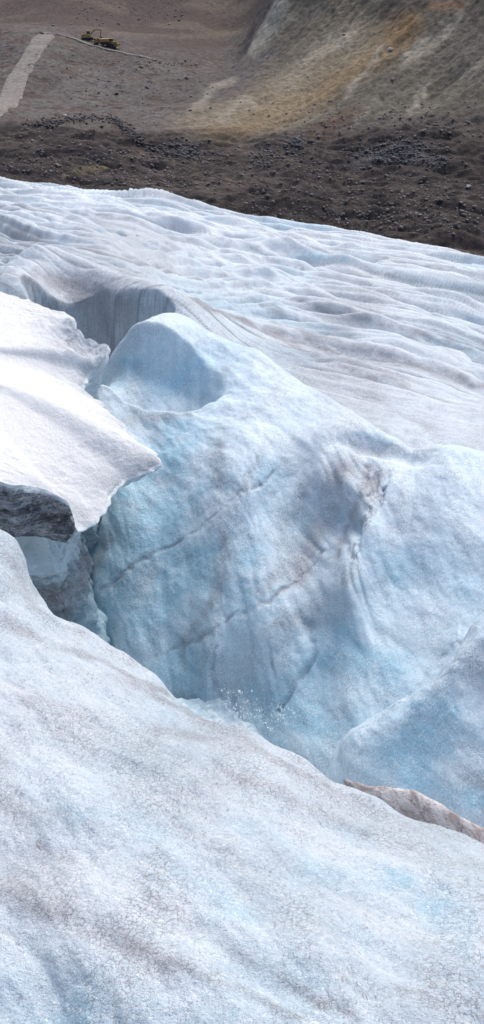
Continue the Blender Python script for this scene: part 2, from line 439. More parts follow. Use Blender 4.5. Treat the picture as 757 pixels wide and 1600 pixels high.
# relief along the surface normal
x, y, z = V[..., 0], V[..., 1], V[..., 2]
s, t = st_coords(x, y)
wall = (REG == 2) * sstep(12.2, 11.0, y)
wall = np.where(REG == 1, 0.6, wall).astype(f4)
near = sstep(16, 8, y)
disp = 0.10 * fbm(x * 0.9, y * 0.9, z * 0.9, 3) * near * (1 - 0.65 * wall)
disp += 0.030 * fbm(s * 3.2, t * 1.2, z * 3.2, 4, 0.6) * sstep(30, 6, y) * (1 - 0.75 * wall)
disp += 0.010 * wall * fbm(x * 4 + y, y * 2.0, z * 2.5, 4, 0.6)
disp += 0.10 * wall * billow(x * 0.62 - 0.50 * z - 0.1 * y, 0.3 * z + 0.15 * x, 0.7, 2, 0.4)
disp += (0.032 * billow(s * 1.1, t * 0.33, z * 0.9, 3)) * near * (1 - wall)
# melt runnels straight down the wall
fl = billow(x * 2.1 + 0.55 * y, y * 0.5, z * 0.35, 3, 0.55)
flu = 0.16 + 1.5 * np.exp(-(((x - 1.15) / 0.35) ** 2 + ((y - 10.0) / 1.0) ** 2)) + 0.6 * np.exp(-(((x + 0.1) / 0.7) ** 2 + ((y - 9.0) / .6) ** 2))
disp += 0.07 * fl * wall * flu
disp += 0.03 * billow(x * 0.9 + 0.3 * y, y * 0.7, z * 0.9, 2) * wall
disp += 0.09 * fbm(x * 0.4, y * 0.4, z * 0.4, 1) * wall
# far ice: pits and small lumps
disp += sstep(14, 22, y) * (0.030 + 0.0005 * y) * fbm(s * 1.4, t * 0.40, z * 0.5, 4, 0.6)
V = V + N * disp[..., None].astype(f4)

# ------------------------------------------------------------------ streaks, cracks, clear-ice patches and painted shade
YS = np.concatenate([np.linspace(1.5, 16, 900), np.geomspace(16, 130, 500)])
class Snap:
    def __init__(s, verts, n=3.0):
        p = verts.astype(np.float64)
        yc = p[:, 1] * CP - p[:, 2] * SP; zc = p[:, 1] * SP + p[:, 2] * CP
        ok = yc > 0.1
        s.u = np.where(ok, 378.5 + F * p[:, 0] / np.maximum(yc, .1), -9e9); s.v = np.where(ok, 800 - F * zc / np.maximum(yc, .1), -9e9)
        s.p = p; s.o = np.argsort(s.v); s.sv = s.v[s.o]; s.n = n
    def __call__(s, u, v):
        for n in (s.n, 2 * s.n, 5 * s.n, 12 * s.n):
            i = s.o[np.searchsorted(s.sv, v - n):np.searchsorted(s.sv, v + n)]
            i = i[np.abs(s.u[i] - u) < n]
            if len(i):
                j = i[np.argmin(s.p[i, 1])]
                return s.p[j]
        return np.array([0, -50.0, 0])
def dense(pts, step=16):
    o = [pts[0]]
    for a, b in zip(pts[:-1], pts[1:]):
        m = max(1, int(math.hypot(b[0] - a[0], b[1] - a[1]) / step))
        o += [(a[0] + (b[0] - a[0]) * k / m, a[1] + (b[1] - a[1]) * k / m) for k in range(1, m + 1)]
    return o
snap_ice = Snap(V.reshape(-1, 3))
def stroke(pts, wpx):
    """picture points -> a line on the ice, its width following the distance"""
    W = np.array([snap_ice(u, v) for u, v in dense(pts)])
    return W, np.array([wpx * p[1] / F * 1.05 for p in W])

flat = V.reshape(-1, 3)
dirt = np.zeros(len(flat), f4); blue = np.zeros(len(flat), f4); snow = np.zeros(len(flat), f4); groove = np.zeros(len(flat), f4)  # dirt and blue also carry shade painted into the ridge troughs and the pit
BREAK = np.clip(0.75 + 0.9 * noise(flat[:, 0] * 2.3, flat[:, 1] * 2.3, flat[:, 2] * 2.3) + 0.5 * noise(flat[:, 0] * 7, flat[:, 1] * 7, flat[:, 2] * 7), 0.1, 1.4)
def apply(arr, pts, wpx, amt, rough=0.35):
    W, wd = stroke(pts, wpx)
    jit = rough * (2.2 if wpx < 7 else 1)
    best = np.zeros(len(flat), f4)
    for a, b, wa, wb in zip(W[:-1], W[1:], wd[:-1], wd[1:]):
        r = 3 * max(wa, wb)
        lo, hi = np.minimum(a, b) - r, np.maximum(a, b) + r
        # a jump in depth is a jump between surfaces, not a line
        if np.linalg.norm(b - a) > 0.20 * max(a[1], b[1]): continue
        idx = np.where((flat[:, 0] > lo[0]) & (flat[:, 0] < hi[0]) & (flat[:, 1] > lo[1]) & (flat[:, 1] < hi[1]))[0]
        if not len(idx): continue
        p = flat[idx]
        q = p + jit * wa * 2.2 * np.stack([noise(p[:, 0] / wa / 5, p[:, 1] / wa / 5, p[:, 2] / wa / 5), noise(p[:, 1] / wa / 5, p[:, 2] / wa / 5 + 9, p[:, 0] / wa / 5), noise(p[:, 2] / wa / 5, p[:, 0] / wa / 5 + 4, p[:, 1] / wa / 5)], -1)
        ab = b - a; L = (ab @ ab) + 1e-9
        tt = np.clip(((q - a) @ ab) / L, 0, 1)
        d = np.linalg.norm(q - (a + tt[:, None] * ab), axis=1)
        w = wa + (wb - wa) * tt
        g = np.exp(-(d / w) ** 2)
        best[idx] = np.maximum(best[idx], g)
    arr += amt * best * BREAK
    return best

# foreground dirt bands following the ice flow
for pts, w, a in (
 ([(0,960),(80,1010),(160,1030),(260,1080)],16,.45), ([(60,1090),(200,1140),(330,1150)],26,.3),
 ([(180,1050),(320,1120),(450,1190),(600,1270)],22,.35), ([(330,1190),(440,1240),(560,1300)],20,.3),
 ([(0,1365),(80,1420),(200,1480),(320,1520)],32,.5), ([(200,1470),(360,1540),(460,1590)],16,.45), ([(60,1320),(120,1345)],14,.35),
 ([(230,1400),(330,1460),(420,1520),(560,1590)],18,.35), ([(0,1250),(150,1300),(260,1340)],26,.18), ([(620,1540),(757,1590)],16,.3),
 ([(20,870),(60,950),(130,990)],14,.35)):
    apply(dirt, pts, w, a * 1.4)
for pts, w, a in (
 ([(120,1265),(200,1285)],60,.45), ([(250,1320),(330,1390),(390,1430)],48,.35), ([(400,1290),(500,1340),(620,1370),(700,1430)],80,.36),
 ([(0,1540),(120,1580)],80,.45), ([(430,1260),(560,1300)],36,.25), ([(640,1360),(720,1450),(757,1540)],60,.35), ([(600,1345),(640,1375)],14,.35), ([(0,1200),(60,1230)],50,.2),
 ([(330,1450),(470,1540)],50,.25)):
    apply(blue, pts, w, a)
# the wall: dark seams, grit, clear blue faces and painted pit shade
for pts, w, a, g in (
 ([(130,950),(160,920),(200,888),(235,868),(270,848),(310,826),(345,796),(372,768),(405,756),(432,738)],4,.65,.018),
 ([(240,1024),(285,1006),(330,985),(370,958),(420,938),(455,912),(482,884),(500,860)],5,.65,.020),
 ([(325,700),(345,760),(345,820),(350,900),(320,950),(290,990)],11,.5,.0),
 ([(540,720),(520,790),(490,840),(470,900)],20,.65,.0),
 ([(600,720),(560,800),(530,860)],16,.55,.0),
 ([(470,760),(440,830),(450,880),(400,920)],16,.45,.0),
 ([(590,740),(575,790),(555,840),(545,870)],4,.8,.03), ([(615,720),(600,760),(590,800)],3,.4,.04),
 ([(560,700),(600,700),(660,705)],16,.35,.0),
 ([(530,735),(524,780),(508,815),(486,850),(468,895)],10,.7,.0), ([(575,725),(566,765),(548,800),(532,840),(524,870)],7,.75,.02), ([(596,735),(586,775),(574,812),(556,850),(548,880)],4,.6,.02),
 ([(560,880),(520,930),(440,975),(400,985)],12,.4,.0), ([(640,720),(628,770),(610,830)],7,.3,.0), ([(340,690),(350,730),(340,770),(352,840)],8,.45,.0), ([(410,700),(390,740),(370,770)],8,.4,.0),
 ([(420,980),(520,960),(600,900)],14,.35,.0),
 ([(757,962),(700,1012),(640,1082),(590,1120),(540,1150)],4,.4,.010),
 ([(335,1010),(330,1050),(345,1085)],5,.5,.05), ([(290,1000),(285,1040)],7,.45,.0),([(420,1000),(425,1050)],5,.3,.04), ([(480,970),(490,1020),(460,1070),(430,1110)],7,.3,.05),
 ([(165,840),(145,890),(125,945)],16,.9,0), ([(390,650),(440,600),(420,560)],10,.25,0), ([(200,655),(300,640),(350,580)],10,.35,0), ([(150,590),(140,640),(200,660)],10,.3,0),  # first stroke paints the shade of the pit beside the slab
 ([(700,1210),(757,1225)],14,.5,0), ([(430,1140),(470,1165)],10,.35,0)):
    b = apply(dirt, pts, w, a * (1.15 if w > 6 else 1.0))
    if g: groove += g * b * BREAK
for pts, w, a in (
 ([(250,700),(240,800),(190,880)],60,.75), ([(300,760),(260,830)],50,.45), ([(180,960),(250,930),(300,900)],50,.8), ([(250,1020),(320,1060)],38,.7),
 ([(420,740),(470,800)],40,.55), ([(400,850),(380,930)],34,.5), ([(200,800),(170,880),(140,940)],34,.5),
 ([(400,1090),(460,1120),(560,1140)],34,.55), ([(620,800),(560,950),(480,1060)],34,.25), ([(620,900),(680,860)],40,.3),
 ([(700,1080),(640,1160),(757,1160)],60,.5), ([(520,1000),(600,1040)],40,.45), ([(640,1220),(757,1250)],24,.6),
 ([(180,570),(230,600),(290,590)],36,.5), ([(230,540),(310,550)],26,.25), ([(650,686),(700,692)],8,.8), ([(560,674),(640,690)],5,.5),
 ([(188,768),(196,772)],9,1.6), ([(205,750),(230,740)],12,.5)):
    apply(blue, pts, w, a)
# the ridges behind
for pts, w, a in (
 ([(305,464),(345,482),(400,508),(460,538)],9,1.2), ([(460,540),(520,566),(580,590)],8,.9), ([(330,480),(450,520),(560,560),(640,600)],10,.45), ([(560,606),(620,640),(670,668)],8,.35),
 ([(60,425),(100,438),(140,455)],16,1.0), ([(95,450),(130,475),(180,520)],20,1.3), ([(140,455),(200,480),(240,500)],16,1.2), ([(205,500),(180,535)],16,1.5), ([(150,470),(165,520)],14,1.5), ([(30,430),(60,445)],12,.5), ([(120,450),(128,490)],5,.9),([(0,345),(50,370),(20,395)],16,.6),
 ([(0,350),(40,360),(70,380)],14,.5), ([(350,430),(500,480),(660,520),(757,545)],9,.5), ([(400,490),(560,540),(757,600)],9,.6),
 ([(560,560),(680,580),(757,600)],12,.55),([(450,370),(600,400),(757,430)],6,.4), ([(200,400),(330,440),(470,500)],8,.4), ([(100,330),(260,350),(420,390)],5,.35),
 ([(300,470),(420,510),(560,570)],8,.35),([(660,515),(700,525)],7,.6)):
    apply(dirt, pts, w, a)
for pts, w, a in (
 ([(160,360),(185,362)],7,1.3), ([(480,395),(540,400)],9,.7), ([(300,330),(420,370)],8,.4), ([(40,310),(120,330)],9,.4), ([(420,420),(540,440)],10,.4), ([(300,410),(420,440)],10,.3),
 ([(580,440),(700,470)],9,.35), ([(520,570),(600,590)],10,.3), ([(20,440),(60,470)],14,.4)):
    apply(blue, pts, w, a)
blue += (REG.ravel() == 0) * 0.10
# general tint: rock flour in broad diffuse sheets, more blue low in the hollow's clear ice
p = flat
s1, t1 = st_coords(p[:, 0], p[:, 1])
sc = np.clip(p[:, 1] / 6, 0.6, 6)
dirt += 0.30 * sstep(-0.15, 0.7, fbm(s1 / sc * 1.2, t1 / sc * 0.35, p[:, 2] / sc, 3)) + 0.04
blue += 0.24 * sstep(-0.3, 0.7, fbm(s1 / sc * 0.9 + 7, t1 / sc * 0.4, p[:, 2] / sc, 3)) + 0.07
isw = (REG.ravel() == 2) | (REG.ravel() == 1)
if True:   # troughs between the far ridges: shade painted into colour, with clear ice and silt
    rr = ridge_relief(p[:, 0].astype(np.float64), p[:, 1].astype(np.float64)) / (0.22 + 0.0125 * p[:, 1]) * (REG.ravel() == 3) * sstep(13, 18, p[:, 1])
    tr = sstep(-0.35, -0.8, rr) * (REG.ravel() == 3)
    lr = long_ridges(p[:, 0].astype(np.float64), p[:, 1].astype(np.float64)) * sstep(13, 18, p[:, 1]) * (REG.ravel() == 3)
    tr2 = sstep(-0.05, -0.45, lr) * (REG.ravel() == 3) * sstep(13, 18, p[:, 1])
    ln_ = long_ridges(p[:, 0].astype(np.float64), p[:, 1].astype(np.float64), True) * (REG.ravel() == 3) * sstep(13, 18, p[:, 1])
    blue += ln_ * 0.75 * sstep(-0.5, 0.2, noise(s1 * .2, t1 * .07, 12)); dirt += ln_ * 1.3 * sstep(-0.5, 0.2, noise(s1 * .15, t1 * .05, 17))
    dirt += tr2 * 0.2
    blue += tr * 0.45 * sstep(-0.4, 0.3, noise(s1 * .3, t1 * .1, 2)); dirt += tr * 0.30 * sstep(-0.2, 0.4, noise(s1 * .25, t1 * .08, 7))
blue += isw * (0.22 + 0.26 * sstep(-5.6, -7.0, p[:, 2]))
dirt = np.where(isw, dirt * 0.85, dirt)
V = V - N * groove.reshape(V.shape[:2])[..., None]
flat = V.reshape(-1, 3)
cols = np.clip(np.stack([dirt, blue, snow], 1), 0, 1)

M_ice = ice_material('glacier_ice', grain=0.9)
M_wallice = ice_material('clear_ice', crust=(0.77, 0.84, 0.885), blue=(0.32, 0.57, 0.705), grain=0.45, rough=0.38)

faces = grid_faces(*REG.shape)
freg = REG.ravel()[faces].min(axis=1)
def sub(name, code, mat):
    fs = faces[freg == code]
    used, inv = np.unique(fs, return_inverse=True)
    v = flat[used].copy(); v[:, 2] += ZC
    return link_mesh(name, v, inv.reshape(fs.shape), mat, cols=cols[used])
tag(sub('ice_mound', 0, M_ice), 'smooth grey white ice mound with dirt streaks filling the foreground', 'glacier ice', kind='structure')
tag(sub('ice_rib', 1, M_wallice), 'pale blue ice rib at the right edge below the hollow wall', 'glacier ice', kind='structure')
tag(sub('ice_wall', 2, M_wallice), 'blue fluted ice wall of the melt hollow with dark seams', 'glacier ice', kind='structure')
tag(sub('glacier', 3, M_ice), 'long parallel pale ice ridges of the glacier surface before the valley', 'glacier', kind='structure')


# ------------------------------------------------------------------ snow slab with its undercut edge
M_face = None
def face_material():
    t = NT('dirt_and_shade_ice')
    tc = t.n('ShaderNodeTexCoord').outputs['Object']
    at_ = t.n('ShaderNodeAttribute', attribute_name='mask'); sep = t.n('ShaderNodeSeparateColor'); t.l(at_.outputs['Color'], sep.inputs[0])
    st = t.mapping(tc, rot=(0.1, 0.25, 0), scale=(1, 1, 2.6))
    n1 = t.noise(st, 3.2, 7, 0.65, 0.6); n2 = t.noise(tc, 22, 5, 0.7); n3 = t.noise(st, 7, 4, 0.6, 1.2)
    vein = t.math('ABSOLUTE', t.math('SUBTRACT', n3, 0.5))
    base = t.mix(t.ramp(n1, 0.35, 0.62), (0.05, 0.05, 0.058), (0.34, 0.36, 0.40))
    base = t.mix(t.ramp(vein, 0.035, 0.0), base, (0.02, 0.02, 0.024))
    base = t.mix(t.ramp(n2, 0.55, 0.72), base, (0.42, 0.43, 0.46))
    clean = t.mix(t.ramp(n1, 0.3, 0.7), (0.52, 0.60, 0.64), (0.72, 0.77, 0.80))
    base = t.mix(t.ramp(t.math('ADD', sep.outputs[0], t.math('MULTIPLY', t.math('SUBTRACT', n1, 0.5), 1.8)), 0.30, 0.62), clean, base)  # first channel: grit on the slab side, painted shade on the ledge
    base = t.mix(sep.outputs[1], base, (0.42, 0.62, 0.70))
    base = t.mix(sep.outputs[2], base, (0.34, 0.27, 0.24))
    t.l(base, t.b.inputs['Base Color']); t.b.inputs['Roughness'].default_value = 0.5; t.b.inputs['IOR'].default_value = 1.31
    t.l(t.bump(n2, 0.8, 0.02, t.bump(n3, 0.7, 0.05)), t.b.inputs['Normal'])
    return t.m
M_face = face_material()
# outline: u, v, forward distance, side thickness, inset of the ledge under it, dirt on the side
SLAB = [(0,456,14.0,.5,.25,0),(35,462,13.85,.5,.25,0),(62,472,13.6,.5,.25,0),(95,484,13.4,.5,.25,0),(120,500,13.1,.5,.25,.3),(150,522,12.95,.5,.25,.4),(171,543,12.7,.45,.25,.3),
 (160,560,12.55,.4,.25,.2),(132,580,12.35,.4,.3,.2),(128,600,12.1,.35,.3,.2),(150,625,11.75,.35,.3,.2),(172,645,11.5,.3,.3,.1),(195,664,11.2,.3,.4,0),(215,688,10.85,.22,.6,0),
 (238,703,10.5,.16,.8,.0),(252,708,10.4,.16,.95,.2),(259,716,10.25,.17,.95,.5),(248,727,10.15,.17,.95,.2),(222,733,10.1,.16,.8,0),(196,742,10.05,.18,.6,0),(186,760,9.85,.18,.45,0),(165,782,9.6,.18,.4,0),(142,806,9.35,.16,.4,0),
 (120,826,9.15,.15,.35,.1),(104,808,9.05,.35,.3,.8),(108,786,9.1,.5,.3,1),(85,768,9.0,.62,.3,1),(40,757,8.9,.66,.3,1),(0,750,8.8,.68,.3,1),(-60,745,8.8,.7,.3,1),(-200,735,8.9,.7,.3,1),
 (-380,700,9.3,.7,.3,.8),(-560,620,10.6,.6,.3,.5),(-560,530,12.6,.5,.3,.2),(-420,480,14.2,.5,.3,0),(-250,465,14.6,.5,.3,0),(-100,458,14.5,.5,.25,0)]
def build_slab():
    P0 = np.array([(*at(u, v, y), th, ins, dr) for u, v, y, th, ins, dr in SLAB])
    n = len(P0); M = 900
    # resample by length, lightly smoothed
    d = np.r_[0, np.cumsum(np.linalg.norm(np.diff(np.vstack([P0, P0[:1]])[:, :3], axis=0), axis=1))]
    q = np.linspace(0, d[-1], M, endpoint=False)
    R_ = np.stack([np.interp(q, d, np.r_[P0[:, i], P0[0, i]]) for i in range(6)], 1)
    def sm(A, k):
        ker = np.hanning(k + 2)[1:-1]; ker /= ker.sum(); h = k // 2
        return np.stack([np.convolve(np.r_[A[-h:, i], A[:, i], A[:h, i]], ker, 'valid') for i in range(A.shape[1])], 1)
    R_ = sm(R_, 15)
    Zs = sm(R_[:, 2:3], 121)[:, 0]
    cx, cy = at(-130, 615, 11.3)[:2]; cz = -4.42
    dx, dy = R_[:, 0] - cx, R_[:, 1] - cy; rad = np.hypot(dx, dy); ux, uy = dx / rad, dy / rad
    jag = 0.05 * noise(R_[:, 0] * 8, R_[:, 1] * 8, 0.3) + 0.09 * noise(R_[:, 0] * 2.8, R_[:, 1] * 2.8, 4.3) 
    th, ins, dr = R_[:, 3], R_[:, 4], R_[:, 5]
    def ringpt(r, z): return np.stack([cx + ux * r, cy + uy * r, z], 1)
    fr = np.r_[0.002, np.linspace(0.02, 0.75, 120), np.linspace(0.755, 0.95, 90), np.linspace(0.953, 1.0, 70)]
    top = []
    for f in fr:
        r = rad * f + jag * f ** 40
        e = rad * (1 - f)                                     # metres in from the edge
        z = cz * (1 - f ** 2) + (Zs * (1 - f ** 6) + R_[:, 2] * f ** 6) * f ** 2
        z = z + 0.13 * (1 - np.exp(-e / 0.20)) *  - 0.03
        top.append(ringpt(r, z))
    top = np.array(top)
    x, y = top[..., 0], top[..., 1]
    calm = 0.4 + 0.6 * (fr[:, None] > 0.8)
    top[..., 2] += 0.06 * fbm(x * 0.5, y * 0.5, 1.3, 2) + 0.012 * calm * fbm(x * 3.4, y * 5.5, 2.3, 5, 0.7)
    # grey broken shoulder at the far right corner
    brk = np.exp(-(((x - at(125,520,12.9)[0]) / .45) ** 2 + ((y - 12.75) / .45) ** 2)).astype(f4)
    top[..., 2] -= brk * (0.14 + 0.10 * billow(x * 2.5, y * 2.0, 0.5, 3))
    e_ = top[-1]
    def shell(offs):
        out = []
        for o, dz in offs:
            r = rad + jag - o; out.append(ringpt(r, e_[:, 2] + dz))
        return np.array(out)
    k = np.linspace(0, 1, 46)
    # side: a slightly bulging lip that leans in under itself
    face = shell([(-0.045 * math.sin(min(1, t_ * 3) * math.pi) + 0.14 * t_ ** 1.5, -th * t_) for t_ in k])
    x, y, z = face[..., 0], face[..., 1], face[..., 2]
    w_ = np.sin(np.clip(k, 0, 1) * math.pi)[:, None] * 0.8 + 0.1
    dd = (0.05 * fbm(x * 2.5, y * 2.5, z * 6, 4, .6) + 0.05 * billow(x * 1.5, y * 1.5, z * 4 + x, 3)) * w_ * (0.4 + dr[None])
    dd *= np.r_[0, np.ones(45)][:, None]
    face[..., 0] += ux * dd; face[..., 1] += uy * dd
    lo = face[-1]
    kk = np.linspace(0, 1, 90); led = []
    for t_ in kk:
        o = ins * sstep(0, 0.07, t_) - 0.42 * sstep(0.05, 0.8, t_) * (ins < 0.5) - 0.0
        r = np.hypot(lo[:, 0] - cx, lo[:, 1] - cy) - o
        led.append(ringpt(r, lo[:, 2] - 0.03 * sstep(0, .07, t_) - 3.4 * np.clip(t_ - 0.06, 0, None)))
    led = np.array(led); x, y, z = led[..., 0], led[..., 1], led[..., 2]
    dd = (0.20 * noise(x * 1.5, y * 1.5, z * 1.9 + 4) + 0.10 * billow(x * 2.6, y * 2.6, z * 3.4, 3)) * sstep(0.0, 0.15, kk)[:, None]
    led[..., 0] += ux * dd; led[..., 1] += uy * dd
    return top, face, led, dr, k, kk
top, face, led, dr, k_, kk_ = build_slab()
def closed(G):
    G = np.concatenate([G, G[:, :1]], 1)
    v = G.reshape(-1, 3).copy(); return v, grid_faces(G.shape[0], G.shape[1])
slab = empty('snow_slab', (-3.4, 11.3, ZC - 4.6))
tag(slab, 'bright white snow slab with a dark dirty undercut edge overhanging the melt hollow', 'snow slab')
def addslab(name, G, mat, c):
    v, f_ = closed(G); v[:, 2] += ZC
    o = link_mesh(name, v, f_, mat, slab, cols=np.concatenate([c, c[:, :1]], 1).reshape(-1, 3))
    o.location = -slab.location
    return o
x, y, z = top[..., 0], top[..., 1], top[..., 2]
bx_ = np.exp(-(((x - at(125,520,12.9)[0]) / .5) ** 2 + ((y - 12.75) / .5) ** 2))
ed = np.exp(-((np.hypot(top[-1][None, :, 0] - x, top[-1][None, :, 1] - y)) / 0.22)) * np.clip(.8 + 1.2 * noise(x * 3, y * 3, 2), 0, 1.5) * (top[-1][None, :, 0] > at(90, 560, 12)[0])
c = np.stack([0.5 * bx_ * sstep(-.2, .5, fbm(x * 3, y * 3, 0, 3)) + 0.35 * ed + 0.02, 0.1 * ed, 1.0 - 0.75 * bx_ - 0.55 * ed], -1)
M_snow = ice_material('old_snow', grain=1.0, rough=0.7)
addslab('snow_cover', top, M_snow, np.clip(c, 0, 1))
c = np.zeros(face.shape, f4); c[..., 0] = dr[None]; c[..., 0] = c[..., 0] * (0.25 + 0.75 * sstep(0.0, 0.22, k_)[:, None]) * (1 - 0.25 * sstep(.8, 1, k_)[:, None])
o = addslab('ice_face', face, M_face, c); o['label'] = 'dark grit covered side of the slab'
x, y, z = led[..., 0], led[..., 1], led[..., 2]
c = np.stack([0.20 + 1.1 * sstep(0.18, 0.34, kk_)[:, None] + 0.2 * noise(x * 2, y * 2, z * 2) + 0 * x, 0.25 + 0.5 * sstep(0.25, 0.6, kk_)[:, None] + 0.2 * noise(x * 2, y * 2, z * 2), 0.35 * np.exp(-((z + 6.45) / 0.16) ** 2) * (x < -1.7)], -1)  # first channel paints the pit's shade onto the lower ledge
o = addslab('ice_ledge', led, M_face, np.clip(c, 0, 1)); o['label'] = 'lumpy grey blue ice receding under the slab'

# ------------------------------------------------------------------ thin dirt stained fin behind the foreground mound
def build_fin():
    topl = [(535,1212,4.62),(565,1222,4.58),(600,1225,4.55),(630,1229,4.5),(655,1235,4.46),(690,1253,4.38),(720,1273,4.28),(757,1292,4.18),(900,1350,4.0),(1000,1400,3.9)]
    T = np.array([at(*p) for p in topl]); tt = np.linspace(0, len(T) - 1, 240)
    L = np.stack([np.interp(tt, range(len(T)), T[:, i]) for i in range(3)], 1)
    for i in range(3): L[:, i] = np.convolve(np.pad(L[:, i], 8, mode='edge'), np.ones(17) / 17, 'valid')
    wd = np.interp(tt, [0, 1, 3, 9], [0.005, 0.05, 0.19, 0.26])
    G = []
    for a_ in np.linspace(-1.0, 1.0, 41):
        # rounded blade: near flank long, far flank short and steep
        if a_ < 0: dy, dz = -abs(a_) ** 1.0 * wd * 1.1, -abs(a_) ** 1.5 * wd * 1.1
        else: dy, dz = a_ * wd * 0.7, -a_ ** 1.6 * wd * 4
        G.append(np.stack([L[:, 0] + 0 * tt, L[:, 1] + dy, L[:, 2] + dz], 1))
    G = np.array(G); x, y, z = G[..., 0], G[..., 1], G[..., 2]
    dd = 0.008 * fbm(x * 6, y * 6, z * 6, 4, .6) + 0.012 * billow(x * 2, y * 3, z * 5, 2)
    G[..., 2] += dd - 0.015; G[..., 1] += dd * .5
    return G
G = build_fin(); x, y, z = G[..., 0], G[..., 1], G[..., 2]
mf = NT('silt_stained_ice'); tc = mf.n('ShaderNodeTexCoord').outputs['Object']
st = mf.mapping(tc, rot=(0, 0, -RIDGE_AZ), scale=(1.5, 0.35, 2.5))
n1 = mf.noise(st, 9, 6, 0.65, 0.5); n2 = mf.noise(tc, 60, 3, 0.7)
b_ = mf.mix(mf.ramp(n1, 0.38, 0.62), (0.34, 0.285, 0.27), (0.62, 0.585, 0.58)); b_ = mf.mix(mf.ramp(n2, 0.58, 0.7), b_, (0.16, 0.12, 0.11))
mf.l(b_, mf.b.inputs['Base Color']); mf.b.inputs['Roughness'].default_value = .5; mf.l(mf.bump(n2, .7, .01, mf.bump(n1, .6, .03)), mf.b.inputs['Normal'])
v = G.reshape(-1, 3).copy(); v[:, 2] += ZC
tag(link_mesh('ice_fin', v, grid_faces(*G.shape[:2]), mf.m), 'thin brown silt stained ice fin rising behind the foreground mound at right', 'ice fin')

# ------------------------------------------------------------------ meltwater in the bottom of the hollow
g_ = np.linspace(-1, 1, 120); wy, wx_ = np.meshgrid(g_, g_, indexing='ij')
px_, py_ = 0.55 + wx_ * 1.5, 7.9 + wy * 1.2
pz = -7.72 + 0.035 * billow(px_ * 5, py_ * 5, 0.4, 3) + 0.02 * fbm(px_ * 14, py_ * 14, 1, 2)
mw = NT('meltwater'); tc = mw.n('ShaderNodeTexCoord').outputs['Object']
nw = mw.noise(tc, 9, 5, .7)
mw.l(mw.mix(mw.ramp(nw, .45, .7), (.40, .54, .62), (.75, .82, .86)), mw.b.inputs['Base Color']); mw.b.inputs['Roughness'].default_value = .12; mw.b.inputs['IOR'].default_value = 1.33
mw.l(mw.bump(nw, .6, .03), mw.b.inputs['Normal'])
tag(link_mesh('meltwater', np.stack([px_, py_, pz + ZC], -1).reshape(-1, 3), grid_faces(120, 120), mw.m), 'turbulent blue meltwater in the bottom of the hollow', 'water', kind='structure')
# splash
def ico(r=1.0, sub_=1):
    import bmesh
    bm = bmesh.new(); bmesh.ops.create_icosphere(bm, subdivisions=sub_, radius=r)
    v = np.array([q.co[:] for q in bm.verts]); f_ = np.array([[q.index for q in p.verts] for p in bm.faces]); bm.free(); return v, f_
iv, if_ = ico(1, 2)
vs, fs, cnt = [], [], 0
for i in range(230):
    g2 = random.random() ** .6
    u0 = random.gauss(376, 15) if i < 105 else random.gauss(425, 18); v0 = (1122 - 46 * random.random() ** 1.5) if i < 105 else random.gauss(1118, 10)
    q = np.array(at(u0, v0, 7.9 + random.uniform(-.25, .3))); r = random.choice([.003, .004, .005, .006, .009])
    vs.append(iv * r * np.array([1, 1, random.uniform(.8, 1.8)]) + q); fs.append(if_ + cnt * len(iv)); cnt += 1
v = np.vstack(vs); v[:, 2] += ZC
md = NT('water_drop'); md.b.inputs['Base Color'].default_value = (.85, .93, .95, 1); md.b.inputs['Roughness'].default_value = .08; md.b.inputs['IOR'].default_value = 1.33; md.b.inputs['Transmission Weight'].default_value = .3
tag(link_mesh('water_splash', v, np.vstack(fs), md.m), 'small splash of meltwater drops flying up behind the foreground ice', 'splash', kind='stuff')

# ------------------------------------------------------------------ valley and hillside
HILL = [at(*p) for p in (
 (0,268,212),(378,318,190),(757,368,172),(1100,420,160),(-300,250,225),
 (0,225,250),(200,240,245),(378,270,225),(600,290,215),(757,300,212),
 (0,185,292),(100,185,292),(230,215,275),(378,245,250),(560,235,255),(757,235,252),(1000,240,250),
 (0,160,322),(80,150,335),(150,150,338),(30,100,375),(66,52,415),(110,60,418),(160,73,418),(250,97,400),(150,110,385),(200,140,352),(270,170,318),(250,120,375),
 (0,44,420),(0,100,385),(-300,40,430),(-300,150,330),
 (30,40,470),(130,42,480),(250,60,470),(330,80,440),(380,95,415),
 (100,20,560),(300,20,545),(200,0,600),(0,5,600),(370,60,470),(400,20,520),
 (390,78,392),(430,5,402),(470,0,395),(420,50,392),
 (340,140,340),(400,165,308),(300,200,285),(450,60,375),(500,100,345),(430,120,345),(600,0,362),(757,0,338),(560,60,350),(650,80,328),(757,80,312),
 (520,190,285),(600,150,298),(757,150,285),(650,215,264),(1000,100,290))]
def up(u, y, z): return (ray(u, 0)[0] / ray(u, 0)[1] * y, y, z)
HILL += [up(-300,700,10), up(100,760,25), up(400,760,40), up(470,430,2), up(600,400,5), up(757,372,5), up(757,520,60), up(550,560,60), up(1000,360,25), up(1000,600,90), up(-500,900,60),
         up(300,1000,120), (-60,100,-50), (0,100,-50), (50,90,-50), (120,160,-48), (-140,200,-50)]
t_hill = TPS(HILL, 0.001, sx=3.0)

def hill_h(x, y):
    h = t_hill(x, y)
    return np.where(y < 180, np.maximum(h, -52) * 1.0, h)

